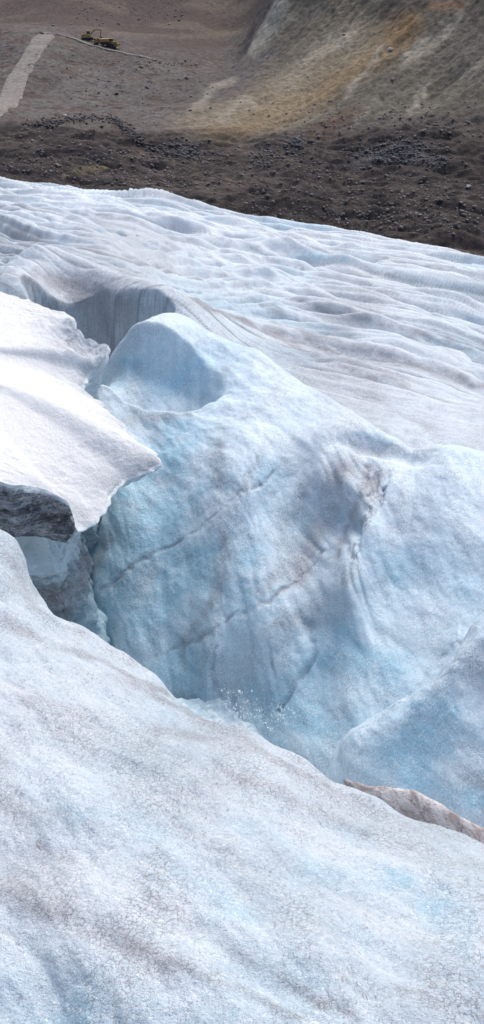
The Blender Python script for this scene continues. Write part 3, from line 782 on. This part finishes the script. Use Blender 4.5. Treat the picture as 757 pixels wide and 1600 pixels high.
HR = axis([(60, 160, 30), (160, 300, 330), (300, 440, 330), (440, 640, 110), (640, 1100, 30)])
HK = np.r_[np.linspace(-0.75, -0.28, 70, endpoint=False), np.linspace(-0.28, 0.28, 560, endpoint=False), np.linspace(0.28, 0.75, 71)]
HY, HKK = np.meshgrid(HR, HK, indexing='ij'); HX = HKK * (HY + 2)
HZ = hill_h(HX, HY)
HV = np.stack([HX, HY, HZ], -1).astype(f4)
HN = grid_normals(HV)
x, y, z = HV[..., 0], HV[..., 1], HV[..., 2]
moraine = sstep(290, 262, y + 4 * noise(x * .02, y * .02, 0)).astype(f4)
spur = sstep(-2, 14, x - np.interp(y, [250, 300, 340, 392, 420], [-12, -8, 0, 2, 8])) * (1 - moraine)
flat_b = sstep(380, 430, y) * (1 - sstep(0.0, 0.03, x / y))
# slope-parallel rills on the spur: stretched down the fall line (towards lower left)
b = x * 0.66 + y * 0.75; a = x * 0.75 - y * 0.66
d = 1.6 * fbm(x * 0.02, y * 0.02, z * 0.02, 3) * (1 - 0.7 * flat_b)
d += spur * (1.7 * billow(a * 0.045, b * 0.012, z * 0.01, 4, 0.5) + 0.8 * fbm(a * .2, b * .05, z * .05, 4, 0.6))
d += moraine * (2.3 * fbm(x * 0.035, y * 0.075, 0.2, 5, 0.55) + 1.1 * billow(x * 0.045 + 4, y * 0.12, 0.7, 4, 0.55))
d += (1 - moraine) * (1 - spur) * (1 - .6 * flat_b) * (0.8 * fbm(x * 0.06, y * 0.06, z * 0.1, 5, 0.6))
d += 0.22 * fbm(x * 0.5, y * 0.5, z * 0.5, 3, 0.6)
HV = HV + HN * d[..., None]
HVf = HV.reshape(-1, 3)

# ground colours
x, y, z = HVf.T
n1 = fbm(x * 0.03, y * 0.03, z * 0.05, 4); n2 = fbm(a.ravel() * .12, b.ravel() * .02, z * .04, 4, .6); n3 = fbm(x * .15, y * .15, z * .2, 4, .6)
def c3(*c): return np.array(c, f4)[None]
def mixc(A, B, f): return A + (B - A) * np.clip(f, 0, 1)[:, None]
col = np.repeat(c3(0.108, 0.092, 0.084), len(HVf), 0)
col = mixc(col, c3(0.155, 0.142, 0.132), 0.5 + 0.8 * n1)
col = mixc(col, c3(0.10, 0.065, 0.052), sstep(0.1, 0.6, n3 + 0.3 * n1) * 0.6)
back = sstep(440, 500, y)
col = mixc(col, c3(0.088, 0.068, 0.060), back * 0.85)
col = mixc(col, c3(0.15, 0.125, 0.10), back * sstep(0.1, 0.6, n1) * 0.7)
sp_ = spur.ravel(); mo = moraine.ravel()
col = mixc(col, c3(0.138, 0.124, 0.100), sp_)
col = mixc(col, c3(0.205, 0.185, 0.145), sp_ * sstep(0.0, 0.8, n2) * 0.6)
HYS = np.linspace(175, 640, 1500)
snap_hill = Snap(HVf)
def hstroke(pts, wpx, c, amt, rough=0.6):
    global col
    best = np.zeros(len(HVf), f4)
    W = np.array([snap_hill(u, v) for u, v in dense(pts)])
    for A, B in zip(W[:-1], W[1:]):
        wa = wpx * A[1] / F; r = 3 * wa
        if np.linalg.norm(B - A) > 0.5 * A[1]: continue
        lo, hi = np.minimum(A, B) - r * 4, np.maximum(A, B) + r * 4
        idx = np.where((x > lo[0]) & (x < hi[0]) & (y > lo[1]) & (y < hi[1]))[0]
        p = HVf[idx]
        # metres on the picture-facing slope: foreshorten the run in depth like the slope itself does
        q = p * np.array([1, 0.30, 1], f4)
        q = q + rough * wa * 1.6 * np.stack([noise(p[:, 0] / wa / 3, p[:, 1] / wa / 8, p[:, 2] / wa / 3), 0 * p[:, 0], noise(p[:, 2] / wa / 3, p[:, 0] / wa / 3, p[:, 1] / wa / 8 + 5)], -1)
        A2, B2 = A * np.array([1, .30, 1]), B * np.array([1, .30, 1])
        ab = B2 - A2; tt = np.clip(((q - A2) @ ab) / (ab @ ab + 1e-9), 0, 1)
        dd = np.linalg.norm(q - (A2 + tt[:, None] * ab), axis=1)
        best[idx] = np.maximum(best[idx], np.exp(-(dd / wa) ** 2))
    col = mixc(col, c3(*c), best * amt)
    return best
tan_, ochre, pale, dark, brown = (.27, .225, .155), (.25, .165, .085), (.36, .33, .265), (.05, .042, .042), (.13, .07, .045)
hstroke([(340,214),(430,175),(500,140),(570,95),(640,30)], 19, ochre, .95, .4)
hstroke([(300,190),(400,170),(520,90),(560,50)], 34, tan_, .8)
hstroke([(440,130),(500,70),(560,50)], 12, pale, .35)
hstroke([(308,162),(335,130),(362,122)], 9, pale, .7); hstroke([(345,182),(378,152),(400,160)], 7, pale, .6); hstroke([(480,90),(540,60)], 9, pale, .5)
hstroke([(392,72),(415,45),(435,12)], 15, (.42,.39,.32), 1.0, .4); hstroke([(440,30),(500,10)], 12, (.2, .18, .15), .5)
for (q0, q1, w_) in (((630,95),(665,60),7),((650,90),(700,40),7),((690,60),(725,20),6),((640,170),(670,130),6),((725,120),(757,90),6),((540,150),(600,70),5),((560,190),(590,150),5)):
    hstroke([q0, q1], w_ * .8, pale, .75, 0.9)
hstroke([(500,210),(520,190),(560,170)], 12, brown, .6); hstroke([(600,20),(620,25)], 7, (.08,.06,.055), .9); hstroke([(500,235),(530,215)], 14, brown, .5)
hstroke([(670,8),(720,4)], 6, (.27, .15, .085), .7); hstroke([(600,5),(660,5)], 6, dark, .7)
hstroke([(380,110),(430,75)], 8, (.13,.125,.12), .8)
hstroke([(560,180),(650,120),(757,60)], 16, (.15,.14,.115), .5)
hstroke([(180,48),(300,55),(380,45)], 7, (.19,.155,.125), .6)
hstroke([(0,168),(40,165)], 9, (.16,.12,.11), .6)
hstroke([(90,140),(160,120),(220,150)], 20, (.15,.145,.14), .5)
mcol = mixc(np.repeat(c3(0.064, 0.054, 0.049), len(HVf), 0), c3(0.104, 0.086, 0.076), sstep(-.2, .8, n3 + n1))
nm = fbm(x * .05, y * .11, 3.3, 4, .6)
mcol = mixc(mcol, c3(0.042, 0.036, 0.038), sstep(0.15, 0.7, nm) * 0.8)
col = mixc(col, mcol, mo)
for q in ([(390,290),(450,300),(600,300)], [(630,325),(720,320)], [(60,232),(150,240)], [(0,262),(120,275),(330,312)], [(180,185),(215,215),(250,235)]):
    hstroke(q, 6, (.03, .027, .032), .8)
hstroke([(560,250),(620,232),(690,250)], 10, (.13,.125,.13), .6)
hstroke([(150,210),(190,195),(230,230)], 16, (.12,.09,.08), .4)
hstroke([(100,270),(165,258)], 4, (.22,.18,.11), .7)

tm = NT('scree_and_moraine')
tc = tm.n('ShaderNodeTexCoord').outputs['Object']
atn = tm.n('ShaderNodeAttribute', attribute_name='mask')
g1 = tm.noise(tc, 0.55, 8, 0.72); g2 = tm.noise(tc, 1.9, 5, 0.75)
cc = tm.mix(tm.ramp(g1, 0.36, 0.68), (0.70, 0.70, 0.71), (1.28, 1.26, 1.24))
mul = tm.t.nodes.new('ShaderNodeMix'); mul.data_type = 'RGBA'; mul.blend_type = 'MULTIPLY'; mul.inputs[0].default_value = 1
tm.l(atn.outputs['Color'], mul.inputs[6]); tm.l(cc, mul.inputs[7])
spk = tm.mix(tm.ramp(g2, 0.68, 0.80), mul.outputs[2], (0.27, 0.25, 0.235))
tm.l(spk, tm.b.inputs['Base Color']); tm.b.inputs['Roughness'].default_value = 0.95
tm.b.inputs['Specular IOR Level'].default_value = 0.15
tm.l(tm.bump(g2, 0.6, 0.25, tm.bump(g1, 0.7, 1.0)), tm.b.inputs['Normal'])
v = HVf.copy(); v[:, 2] += ZC
tag(link_mesh('hillside', v, grid_faces(*HZ.shape), tm.m, cols=col), 'brown scree hillside and dark moraine floor beyond the glacier', 'hillside', kind='structure')

# a lookup of the finished hill surface
def hill_real(px, py):
    k = px / (py + 2)
    j = int(np.clip(np.searchsorted(HK, k), 1, len(HK) - 1)); i = int(np.clip(np.searchsorted(HR, py), 1, len(HR) - 1))
    fi = (py - HR[i - 1]) / (HR[i] - HR[i - 1]); fj = (k - HK[j - 1]) / (HK[j] - HK[j - 1])
    Z = HV[..., 2]
    return float((Z[i-1, j-1] * (1 - fi) * (1 - fj) + Z[i, j-1] * fi * (1 - fj) + Z[i-1, j] * (1 - fi) * fj + Z[i, j] * fi * fj))
def on_hill(u, v):
    """first point of the finished hill on a sight line"""
    x_, y_, z_ = ray(u, v)
    return tuple(snap_hill(u, v))

# ------------------------------------------------------------------ road up the terrace
mr = NT('gravel_road')
tc = mr.n('ShaderNodeTexCoord').outputs['Object']
g = mr.noise(tc, 0.8, 6, 0.7)
mr.l(mr.mix(mr.ramp(g, .3, .7), (0.125, 0.108, 0.094), (0.26, 0.238, 0.21)), mr.b.inputs['Base Color']); mr.b.inputs['Roughness'].default_value = 0.95
def road(name, cl, label):
    cl = np.array([(*on_hill(u, v), w) for u, v, w in cl])
    tt = np.linspace(0, len(cl) - 1, 160)
    P_ = np.stack([np.interp(tt, range(len(cl)), cl[:, i]) for i in range(4)], 1)
    k = np.ones(13) / 13
    for i in range(4):
        P_[:, i] = np.convolve(np.pad(P_[:, i], 6, mode='edge'), k, 'valid')
    T = np.gradient(P_[:, :2], axis=0); T /= np.linalg.norm(T, axis=1)[:, None]
    Nn = np.stack([T[:, 1], -T[:, 0]], 1)
    vs, nc = [], 9
    for i in range(len(P_)):
        zc = np.mean([hill_real(*(P_[i, :2] + Nn[i] * o * P_[i, 3])) for o in (-.5, -.25, 0, .25, .5)]) + 0.40
        for j in range(nc):
            o = (j / (nc - 1) - 0.5)
            q = P_[i, :2] + Nn[i] * (o * P_[i, 3] )
            rut = -0.08 if j in (3, 5) else 0
            edge = -1.6 if j in (0, nc - 1) else 0
            vs.append((q[0], q[1], zc + rut + edge + ZC))
    return tag(link_mesh(name, vs, grid_faces(len(P_), nc), mr.m), label, 'road', kind='structure')
road('road', [(-60,215,9),(-20,185,9),(10,158,9),(28,120,8.5),(45,88,8),(62,62,8),(74,52,8)], 'pale gravel road climbing the terrace at the far left')
road('track', [(66,50,3),(85,50,2.6),(115,57,2.6),(160,72,2.4),(200,82,2.2),(245,93,1.6)], 'thin pale track running along the rim of the terrace')


# ------------------------------------------------------------------ rocks on the valley floor and slopes
def rock_mesh(name, seed, sub_=2, flat_=0.75):
    v, f_ = ico(1, sub_)
    k = 0.35 * noise(v[:, 0] * 1.1 + seed * 7.3, v[:, 1] * 1.1, v[:, 2] * 1.1) + 0.14 * noise(v[:, 0] * 3 + seed, v[:, 1] * 3, v[:, 2] * 3)
    v = v * (1 + k)[:, None]
    for j in range(5):                                        # split faces
        r_ = np.random.RandomState(seed * 11 + j); n_ = r_.normal(size=3); n_ /= np.linalg.norm(n_)
        dd = v @ n_; v = v - np.clip(dd - 0.72, 0, None)[:, None] * n_[None]
    return v * np.array([1.2, 0.9, flat_]), f_
def rock_mat(name, c1, c2):
    t = NT(name); tc = t.n('ShaderNodeTexCoord').outputs['Object']; n_ = t.noise(tc, 2.2, 5, .7)
    t.l(t.mix(t.ramp(n_, .35, .65), c1, c2), t.b.inputs['Base Color']); t.b.inputs['Roughness'].default_value = .9
    t.l(t.bump(n_, .6, .1), t.b.inputs['Normal']); return t.m
MR = {'pale': rock_mat('pale_rock', (.30, .28, .26), (.50, .48, .45)), 'grey': rock_mat('grey_rock', (.07, .068, .072), (.165, .16, .165)),
      'dark': rock_mat('dark_rock', (.035, .033, .035), (.09, .08, .078)), 'tan': rock_mat('tan_rock', (.20, .16, .11), (.36, .31, .23))}
BOULD = [(114,75,.75,'pale','small pale boulder on the terrace slope below the yellow machines'),
 (117,83,.5,'pale','smaller pale stone just below another pale boulder on the terrace slope'),
 (224,103,1.2,'tan','tan boulder on the slope below the right end of the terrace track'),
 (233,135,1.3,'grey','grey boulder in the middle of the terrace slope'),
 (185,145,1.1,'dark','dark boulder low on the terrace slope at left'),
 (168,125,.9,'grey','grey rounded rock in the hollow of the terrace slope, left of centre'),
 (243,188,.6,'pale','lone pale stone at the foot of the terrace slope'),
 (290,120,1.1,'grey','grey rock in the gully between terrace and spur'),
 (292,93,.8,'dark','small dark rock where the back bench meets the gully'),
 (310,98,1.0,'pale','pale rock at the right end of the rock scatter on the bench rim'),
 (100,180,1.0,'pale','pale boulder on the dark moraine edge below the road slope'),
 (160,196,.8,'dark','dark rock on the moraine under the terrace slope'),
 (536,52,1.1,'tan','tan boulder high on the ochre scree streak'),
 (608,76,1.2,'pale','pale block near the outcrops on the upper right slope'),
 (615,122,1.0,'tan','tan block resting on the grey scree right of the ochre streak'),
 (480,117,.8,'pale','small pale stone on the tan scree face'),
 (666,205,.9,'tan','tan rock at the foot of the right slope'),
 (569,284,.9,'grey','grey rock standing clear on the moraine right of centre'),
 (711,351,.8,'dark','dark rock on the moraine just above the ice edge at right'),
 (686,312,.9,'dark','dark rock beside the shadowy moraine furrow at right'),
 (160,182,.7,'grey','grey rock on the moraine rim beside the dark boulder string'),
 (735,290,.9,'pale','pale rock at the right edge of the moraine'),
 (440,285,.7,'grey','small grey rock above the dark moraine furrow near the centre'),
 (92,256,.7,'tan','tan stone on the low moraine near the left ice edge')]
for i, (u, v_, r, kind, lab) in enumerate(BOULD):
    rv, rf = rock_mesh('boulder', i + 1, 3)
    rv = rv * r * 0.62
    o = link_mesh('boulder', rv, rf, MR[kind]); q = snap_hill(u, v_)
    o.location = (q[0], q[1], q[2] + ZC + 0.15 * r); o.rotation_euler = (0, 0, i * 1.7)
    tag(o, lab, 'boulder', 'single boulders scattered over the slopes and moraine')
def rubble(name, areas, mat, label, seed):
    R_ = np.random.RandomState(seed); base = [rock_mesh('r', 50 + k, 1) for k in range(6)]
    vs, fs, n_ = [], [], 0
    for (pts, wpx, cnt, r0, r1) in areas:
        P_ = np.array(pts, float); seg = np.linalg.norm(np.diff(P_, axis=0), axis=1); cum = np.r_[0, np.cumsum(seg)]
        for _ in range(cnt):
            q = R_.uniform(0, cum[-1]); u = np.interp(q, cum, P_[:, 0]) + R_.normal() * wpx; w_ = np.interp(q, cum, P_[:, 1]) + R_.normal() * wpx * .55
            g = snap_hill(u, w_)
            if g[1] < 0: continue
            bv, bf = base[R_.randint(6)]; r = r0 + (r1 - r0) * R_.random_sample() ** 2.5
            a_ = R_.uniform(0, 6.28); ca, sa = math.cos(a_), math.sin(a_)
            b2 = bv @ np.array([[ca, -sa, 0], [sa, ca, 0], [0, 0, 1]]) * r
            vs.append(b2 + g + np.array([R_.uniform(-.3, .3), R_.uniform(-.6, .6), .15 * r + ZC])); fs.append(bf + n_); n_ += len(bv)
    tag(link_mesh(name, np.vstack(vs), np.vstack(fs), mat, smooth=False), label, 'rubble', kind='stuff')
rubble('rubble', [([(590,228),(640,225),(690,255)],16,620,.12,.45), ([(560,235),(640,245)],16,300,.12,.5), ([(450,225),(480,215)],12,160,.15,.5), ([(380,250),(480,235)],20,240,.12,.5), ([(260,225),(310,240)],14,300,.14,.5)], MR['grey'], 'field of broken grey blocks at the foot of the slopes', 3)
rubble('boulder_string', [([(178,181),(200,200),(222,220),(245,235)],4,380,.15,.55), ([(60,190),(165,180)],7,320,.12,.5), ([(40,190),(100,188)],6,120,.12,.45),([(210,95),(315,100)],3,70,.12,.4)], MR['dark'], 'string of dark broken rock along the moraine rim', 4)
rubble('stones', [([(0,215),(380,270),(757,310)],40,1400,.12,.42), ([(380,330),(757,345)],20,500,.12,.35), ([(0,250),(300,290)],14,300,.12,.35), ([(80,110),(300,150)],40,300,.15,.5), ([(420,180),(757,190)],30,300,.15,.5), ([(300,20),(100,25)],18,90,.3,.9)], rock_mat('mixed_stone', (.10, .09, .085), (.30, .27, .25)), 'loose stones strewn over moraine and slope', 5)

# ------------------------------------------------------------------ machines parked on the terrace rim
def mbox(vs, fs, c, d, rz=0, ry=0, tap=1.0):
    """box of size d at c, bevelled top by taper, turned"""
    h = [x_ / 2 for x_ in d]; n_ = len(vs)
    for sz in (-1, 1):
        for sx, sy in ((-1, -1), (1, -1), (1, 1), (-1, 1)):
            k = tap if sz > 0 else 1
            q = [sx * h[0] * k, sy * h[1] * k, sz * h[2]]
            q = [q[0] * math.cos(ry) + q[2] * math.sin(ry), q[1], -q[0] * math.sin(ry) + q[2] * math.cos(ry)]
            vs.append((q[0] + c[0], q[1] + c[1], q[2] + c[2]))
    for f_ in ((0, 3, 2, 1), (4, 5, 6, 7), (0, 1, 5, 4), (1, 2, 6, 5), (2, 3, 7, 6), (3, 0, 4, 7)): fs.append(tuple(n_ + i for i in f_))
def mtrack(vs, fs, cx, cy, L, H, W_):
    n_ = len(vs); prof = []
    for k in range(20):
        a_ = 2 * math.pi * k / 20; r = H / 2
        prof.append((cx + (L / 2 - r) * (1 if math.cos(a_) > 0 else -1) + r * math.cos(a_), r + r * math.sin(a_)))
    for sy in (-.5, .5): vs += [(a_, cy + sy * W_, b_) for a_, b_ in prof]
    fs.append(tuple(n_ + k for k in range(20))); fs.append(tuple(n_ + 39 - k for k in range(20)))
    for k in range(20): fs.append((n_ + k, n_ + (k + 1) % 20, n_ + 20 + (k + 1) % 20, n_ + 20 + k))
def pm(name, build, mat, parent):
    vs, fs = [], []; build(vs, fs)
    me = bpy.data.meshes.new(name); me.from_pydata(vs, [], fs); me.materials.append(mat); me.update()
    o = bpy.data.objects.new(name, me); COL.objects.link(o); o.parent = parent; return o
def paint(name, c, r=.5, metal=0):
    t = NT(name); tc = t.n('ShaderNodeTexCoord').outputs['Object']; n_ = t.noise(tc, 3, 5, .7)
    t.l(t.mix(t.ramp(n_, .5, .75), c, tuple(.5 * q + .06 for q in c)), t.b.inputs['Base Color']); t.b.inputs['Roughness'].default_value = r; t.b.inputs['Metallic'].default_value = metal; return t.m
yel, blk, gls, stl = paint('machine_yellow', (.32, .20, .07)), paint('black_rubber', (.025, .025, .028), .8), paint('dark_glass', (.03, .04, .05), .15), paint('worn_steel', (.16, .13, .11), .6)
def excavator(q, rz, label):
    r = empty('excavator', (q[0], q[1], q[2] + ZC), rz); tag(r, label, 'excavator')
    for sy in (-1.15, 1.15): pm('track', lambda v, f: mtrack(v, f, 0, sy, 4.4, 1.0, .6), blk, r)
    pm('undercarriage', lambda v, f: mbox(v, f, (0, 0, .65), (2.6, 1.7, .4)), stl, r)
    def body(v, f): mbox(v, f, (-.5, 0, 1.55), (3.4, 2.5, 1.0), tap=.96); mbox(v, f, (-1.75, 0, 1.6), (.7, 2.4, 1.2), tap=.85); mbox(v, f, (-.8, -.6, 2.2), (1.8, 1.0, .35), tap=.8)
    bd = pm('body', body, yel, r); pm('exhaust', lambda v, f: mbox(v, f, (-1.2, -.8, 2.6), (.14, .14, .7)), blk, bd)
    cb = pm('cab', lambda v, f: mbox(v, f, (.45, .75, 2.4), (1.5, 1.0, 1.6), tap=.88), yel, r); pm('window', lambda v, f: mbox(v, f, (.48, .75, 2.55), (1.46, 1.04, .9), tap=.92), gls, cb)
    def boom(v, f): mbox(v, f, (2.0, -.1, 2.75), (3.0, .45, .55), ry=-.75, tap=.8); mbox(v, f, (4.0, -.1, 3.55), (2.3, .4, .45), ry=.15, tap=.8)
    pm('boom', boom, yel, r); pm('arm', lambda v, f: mbox(v, f, (5.15, -.1, 2.35), (.4, .35, 2.7), ry=.22, tap=.8), yel, r)
    def bucket(v, f): mbox(v, f, (4.75, -.1, .75), (.12, 1.1, 1.0), ry=.4); mbox(v, f, (5.1, -.1, .3), (.9, 1.1, .12), ry=.1); mbox(v, f, (5.05, .42, .75), (.8, .08, .85)); mbox(v, f, (5.05, -.62, .75), (.8, .08, .85))
    pm('bucket', bucket, stl, r)
def bulldozer(q, rz, label):
    r = empty('bulldozer', (q[0], q[1], q[2] + ZC), rz); tag(r, label, 'bulldozer')
    for sy in (-1.1, 1.1): pm('track', lambda v, f: mtrack(v, f, 0, sy, 3.8, 1.2, .6), blk, r)
    pm('body', lambda v, f: (mbox(v, f, (.8, 0, 1.5), (2.0, 1.3, 1.0), tap=.9), mbox(v, f, (-1.2, 0, 1.35), (1.1, 1.6, .9), tap=.95)), yel, r)
    cb = pm('cab', lambda v, f: (mbox(v, f, (-.6, 0, 2.95), (1.7, 1.7, .14)), mbox(v, f, (-.6, 0, 1.75), (1.5, 1.5, .6)), *[mbox(v, f, (-.6 + a_ * .68, b_ * .68, 2.4), (.12, .12, 1.0)) for a_ in (-1, 1) for b_ in (-1, 1)]), yel, r)
    pm('window', lambda v, f: mbox(v, f, (-.6, 0, 2.42), (1.3, 1.3, .85)), gls, cb)
    def blade(v, f): mbox(v, f, (2.45, 0, .75), (.14, 3.4, .8), ry=-.12); mbox(v, f, (2.5, 0, 1.2), (.14, 3.4, .35), ry=.25); mbox(v, f, (1.7, 1.5, .5), (1.6, .16, .25)); mbox(v, f, (1.7, -1.5, .5), (1.6, .16, .25))
    pm('blade', blade, yel, r); pm('exhaust', lambda v, f: mbox(v, f, (1.0, .3, 2.3), (.14, .14, .8)), blk, r)
    pm('ripper', lambda v, f: (mbox(v, f, (-2.3, 0, .9), (.9, 1.2, .25)), mbox(v, f, (-2.7, 0, .5), (.16, .2, 1.0))), stl, r)
def dumper(q, rz, label):
    r = empty('dump_truck', (q[0], q[1], q[2] + ZC), rz); tag(r, label, 'dump truck')
    for a_ in (-1.9, -.5, 1.9):
        for sy in (-1.05, 1.05): pm('wheel', lambda v, f: mtrack(v, f, a_, sy, 1.21, 1.2, .45), blk, r)
    pm('chassis', lambda v, f: mbox(v, f, (0, 0, .95), (5.4, 1.1, .35)), stl, r)
    pm('tipper_body', lambda v, f: (mbox(v, f, (-1.0, 0, 1.75), (3.8, 2.3, 1.0)), mbox(v, f, (1.1, 0, 2.35), (.5, 2.3, .3))), yel, r)
    cb = pm('cab', lambda v, f: (mbox(v, f, (1.9, 0, 1.85), (1.3, 1.9, 1.5), tap=.86), mbox(v, f, (2.8, 0, 1.4), (.8, 1.7, .7), tap=.85)), yel, r); pm('window', lambda v, f: mbox(v, f, (1.93, 0, 2.1), (1.32, 1.8, .6), tap=.9), gls, cb)
excavator(snap_hill(139, 60), math.radians(12), 'yellow excavator with raised boom, leftmost of the machines on the terrace rim')
dumper(snap_hill(161, 68), math.radians(-160), 'dark dusty dump truck parked between the excavator and the bulldozer')
bulldozer(snap_hill(179, 71), math.radians(-15), 'yellow bulldozer at the right end of the machines on the terrace rim')
q = snap_hill(122, 56)
pr = empty('marker_post', (q[0], q[1], q[2] + ZC)); tag(pr, 'pale marker post standing on the terrace rim left of the excavator', 'marker post')
pm('post', lambda v, f: mbox(v, f, (0, 0, .9), (.28, .28, 2.0), tap=.8), paint('pale_wood', (.42, .38, .32), .9), pr)
pm('cap', lambda v, f: mbox(v, f, (0, 0, 2.0), (.4, .4, .3), tap=.7), paint('orange_paint', (.55, .22, .10), .6), pr)

# ------------------------------------------------------------------ sky and light
w = bpy.data.worlds.new('World'); C.world = w; w.use_nodes = True
nt = w.node_tree; sky = nt.nodes.new('ShaderNodeTexSky'); sky.sky_type = 'NISHITA'; sky.sun_disc = False
SUN_EL, SUN_AZ = 54, 22        # azimuth from +Y towards -X
sky.sun_elevation = math.radians(SUN_EL); sky.sun_rotation = math.radians(SUN_AZ)
sky.air_density = 1.0; sky.dust_density = 4.0; sky.ozone_density = 1.5
nt.links.new(sky.outputs[0], nt.nodes['Background'].inputs[0]); nt.nodes['Background'].inputs[1].default_value = 0.145
sl = bpy.data.lights.new('sun', 'SUN'); sl.energy = 1.55; sl.angle = math.radians(28); sl.color = (1, 0.975, 0.945)
so = bpy.data.objects.new('sun', sl); COL.objects.link(so); so.location = (0, 0, ZC + 40)
from mathutils import Vector
e, az = math.radians(SUN_EL), math.radians(SUN_AZ)
so.rotation_euler = Vector((math.sin(az) * math.cos(e), math.cos(az) * math.cos(e), math.sin(e))).to_track_quat('Z', 'Y').to_euler()

cam = bpy.data.cameras.new('camera'); co = bpy.data.objects.new('camera', cam); COL.objects.link(co)
cam.sensor_fit = 'VERTICAL'; cam.sensor_height = 24; cam.lens = 24
cam.clip_start = 0.05; cam.clip_end = 4000
co.location = (0, 0, ZC); co.rotation_euler = (math.pi / 2 - P, 0, 0)
C.camera = co
C.view_settings.view_transform = 'Standard'; C.view_settings.look = 'None'; C.view_settings.exposure = 0.38; C.view_settings.gamma = 1
C.cycles.max_bounces = 8; C.cycles.diffuse_bounces = 5; C.cycles.glossy_bounces = 3
C.cycles.use_denoising = True
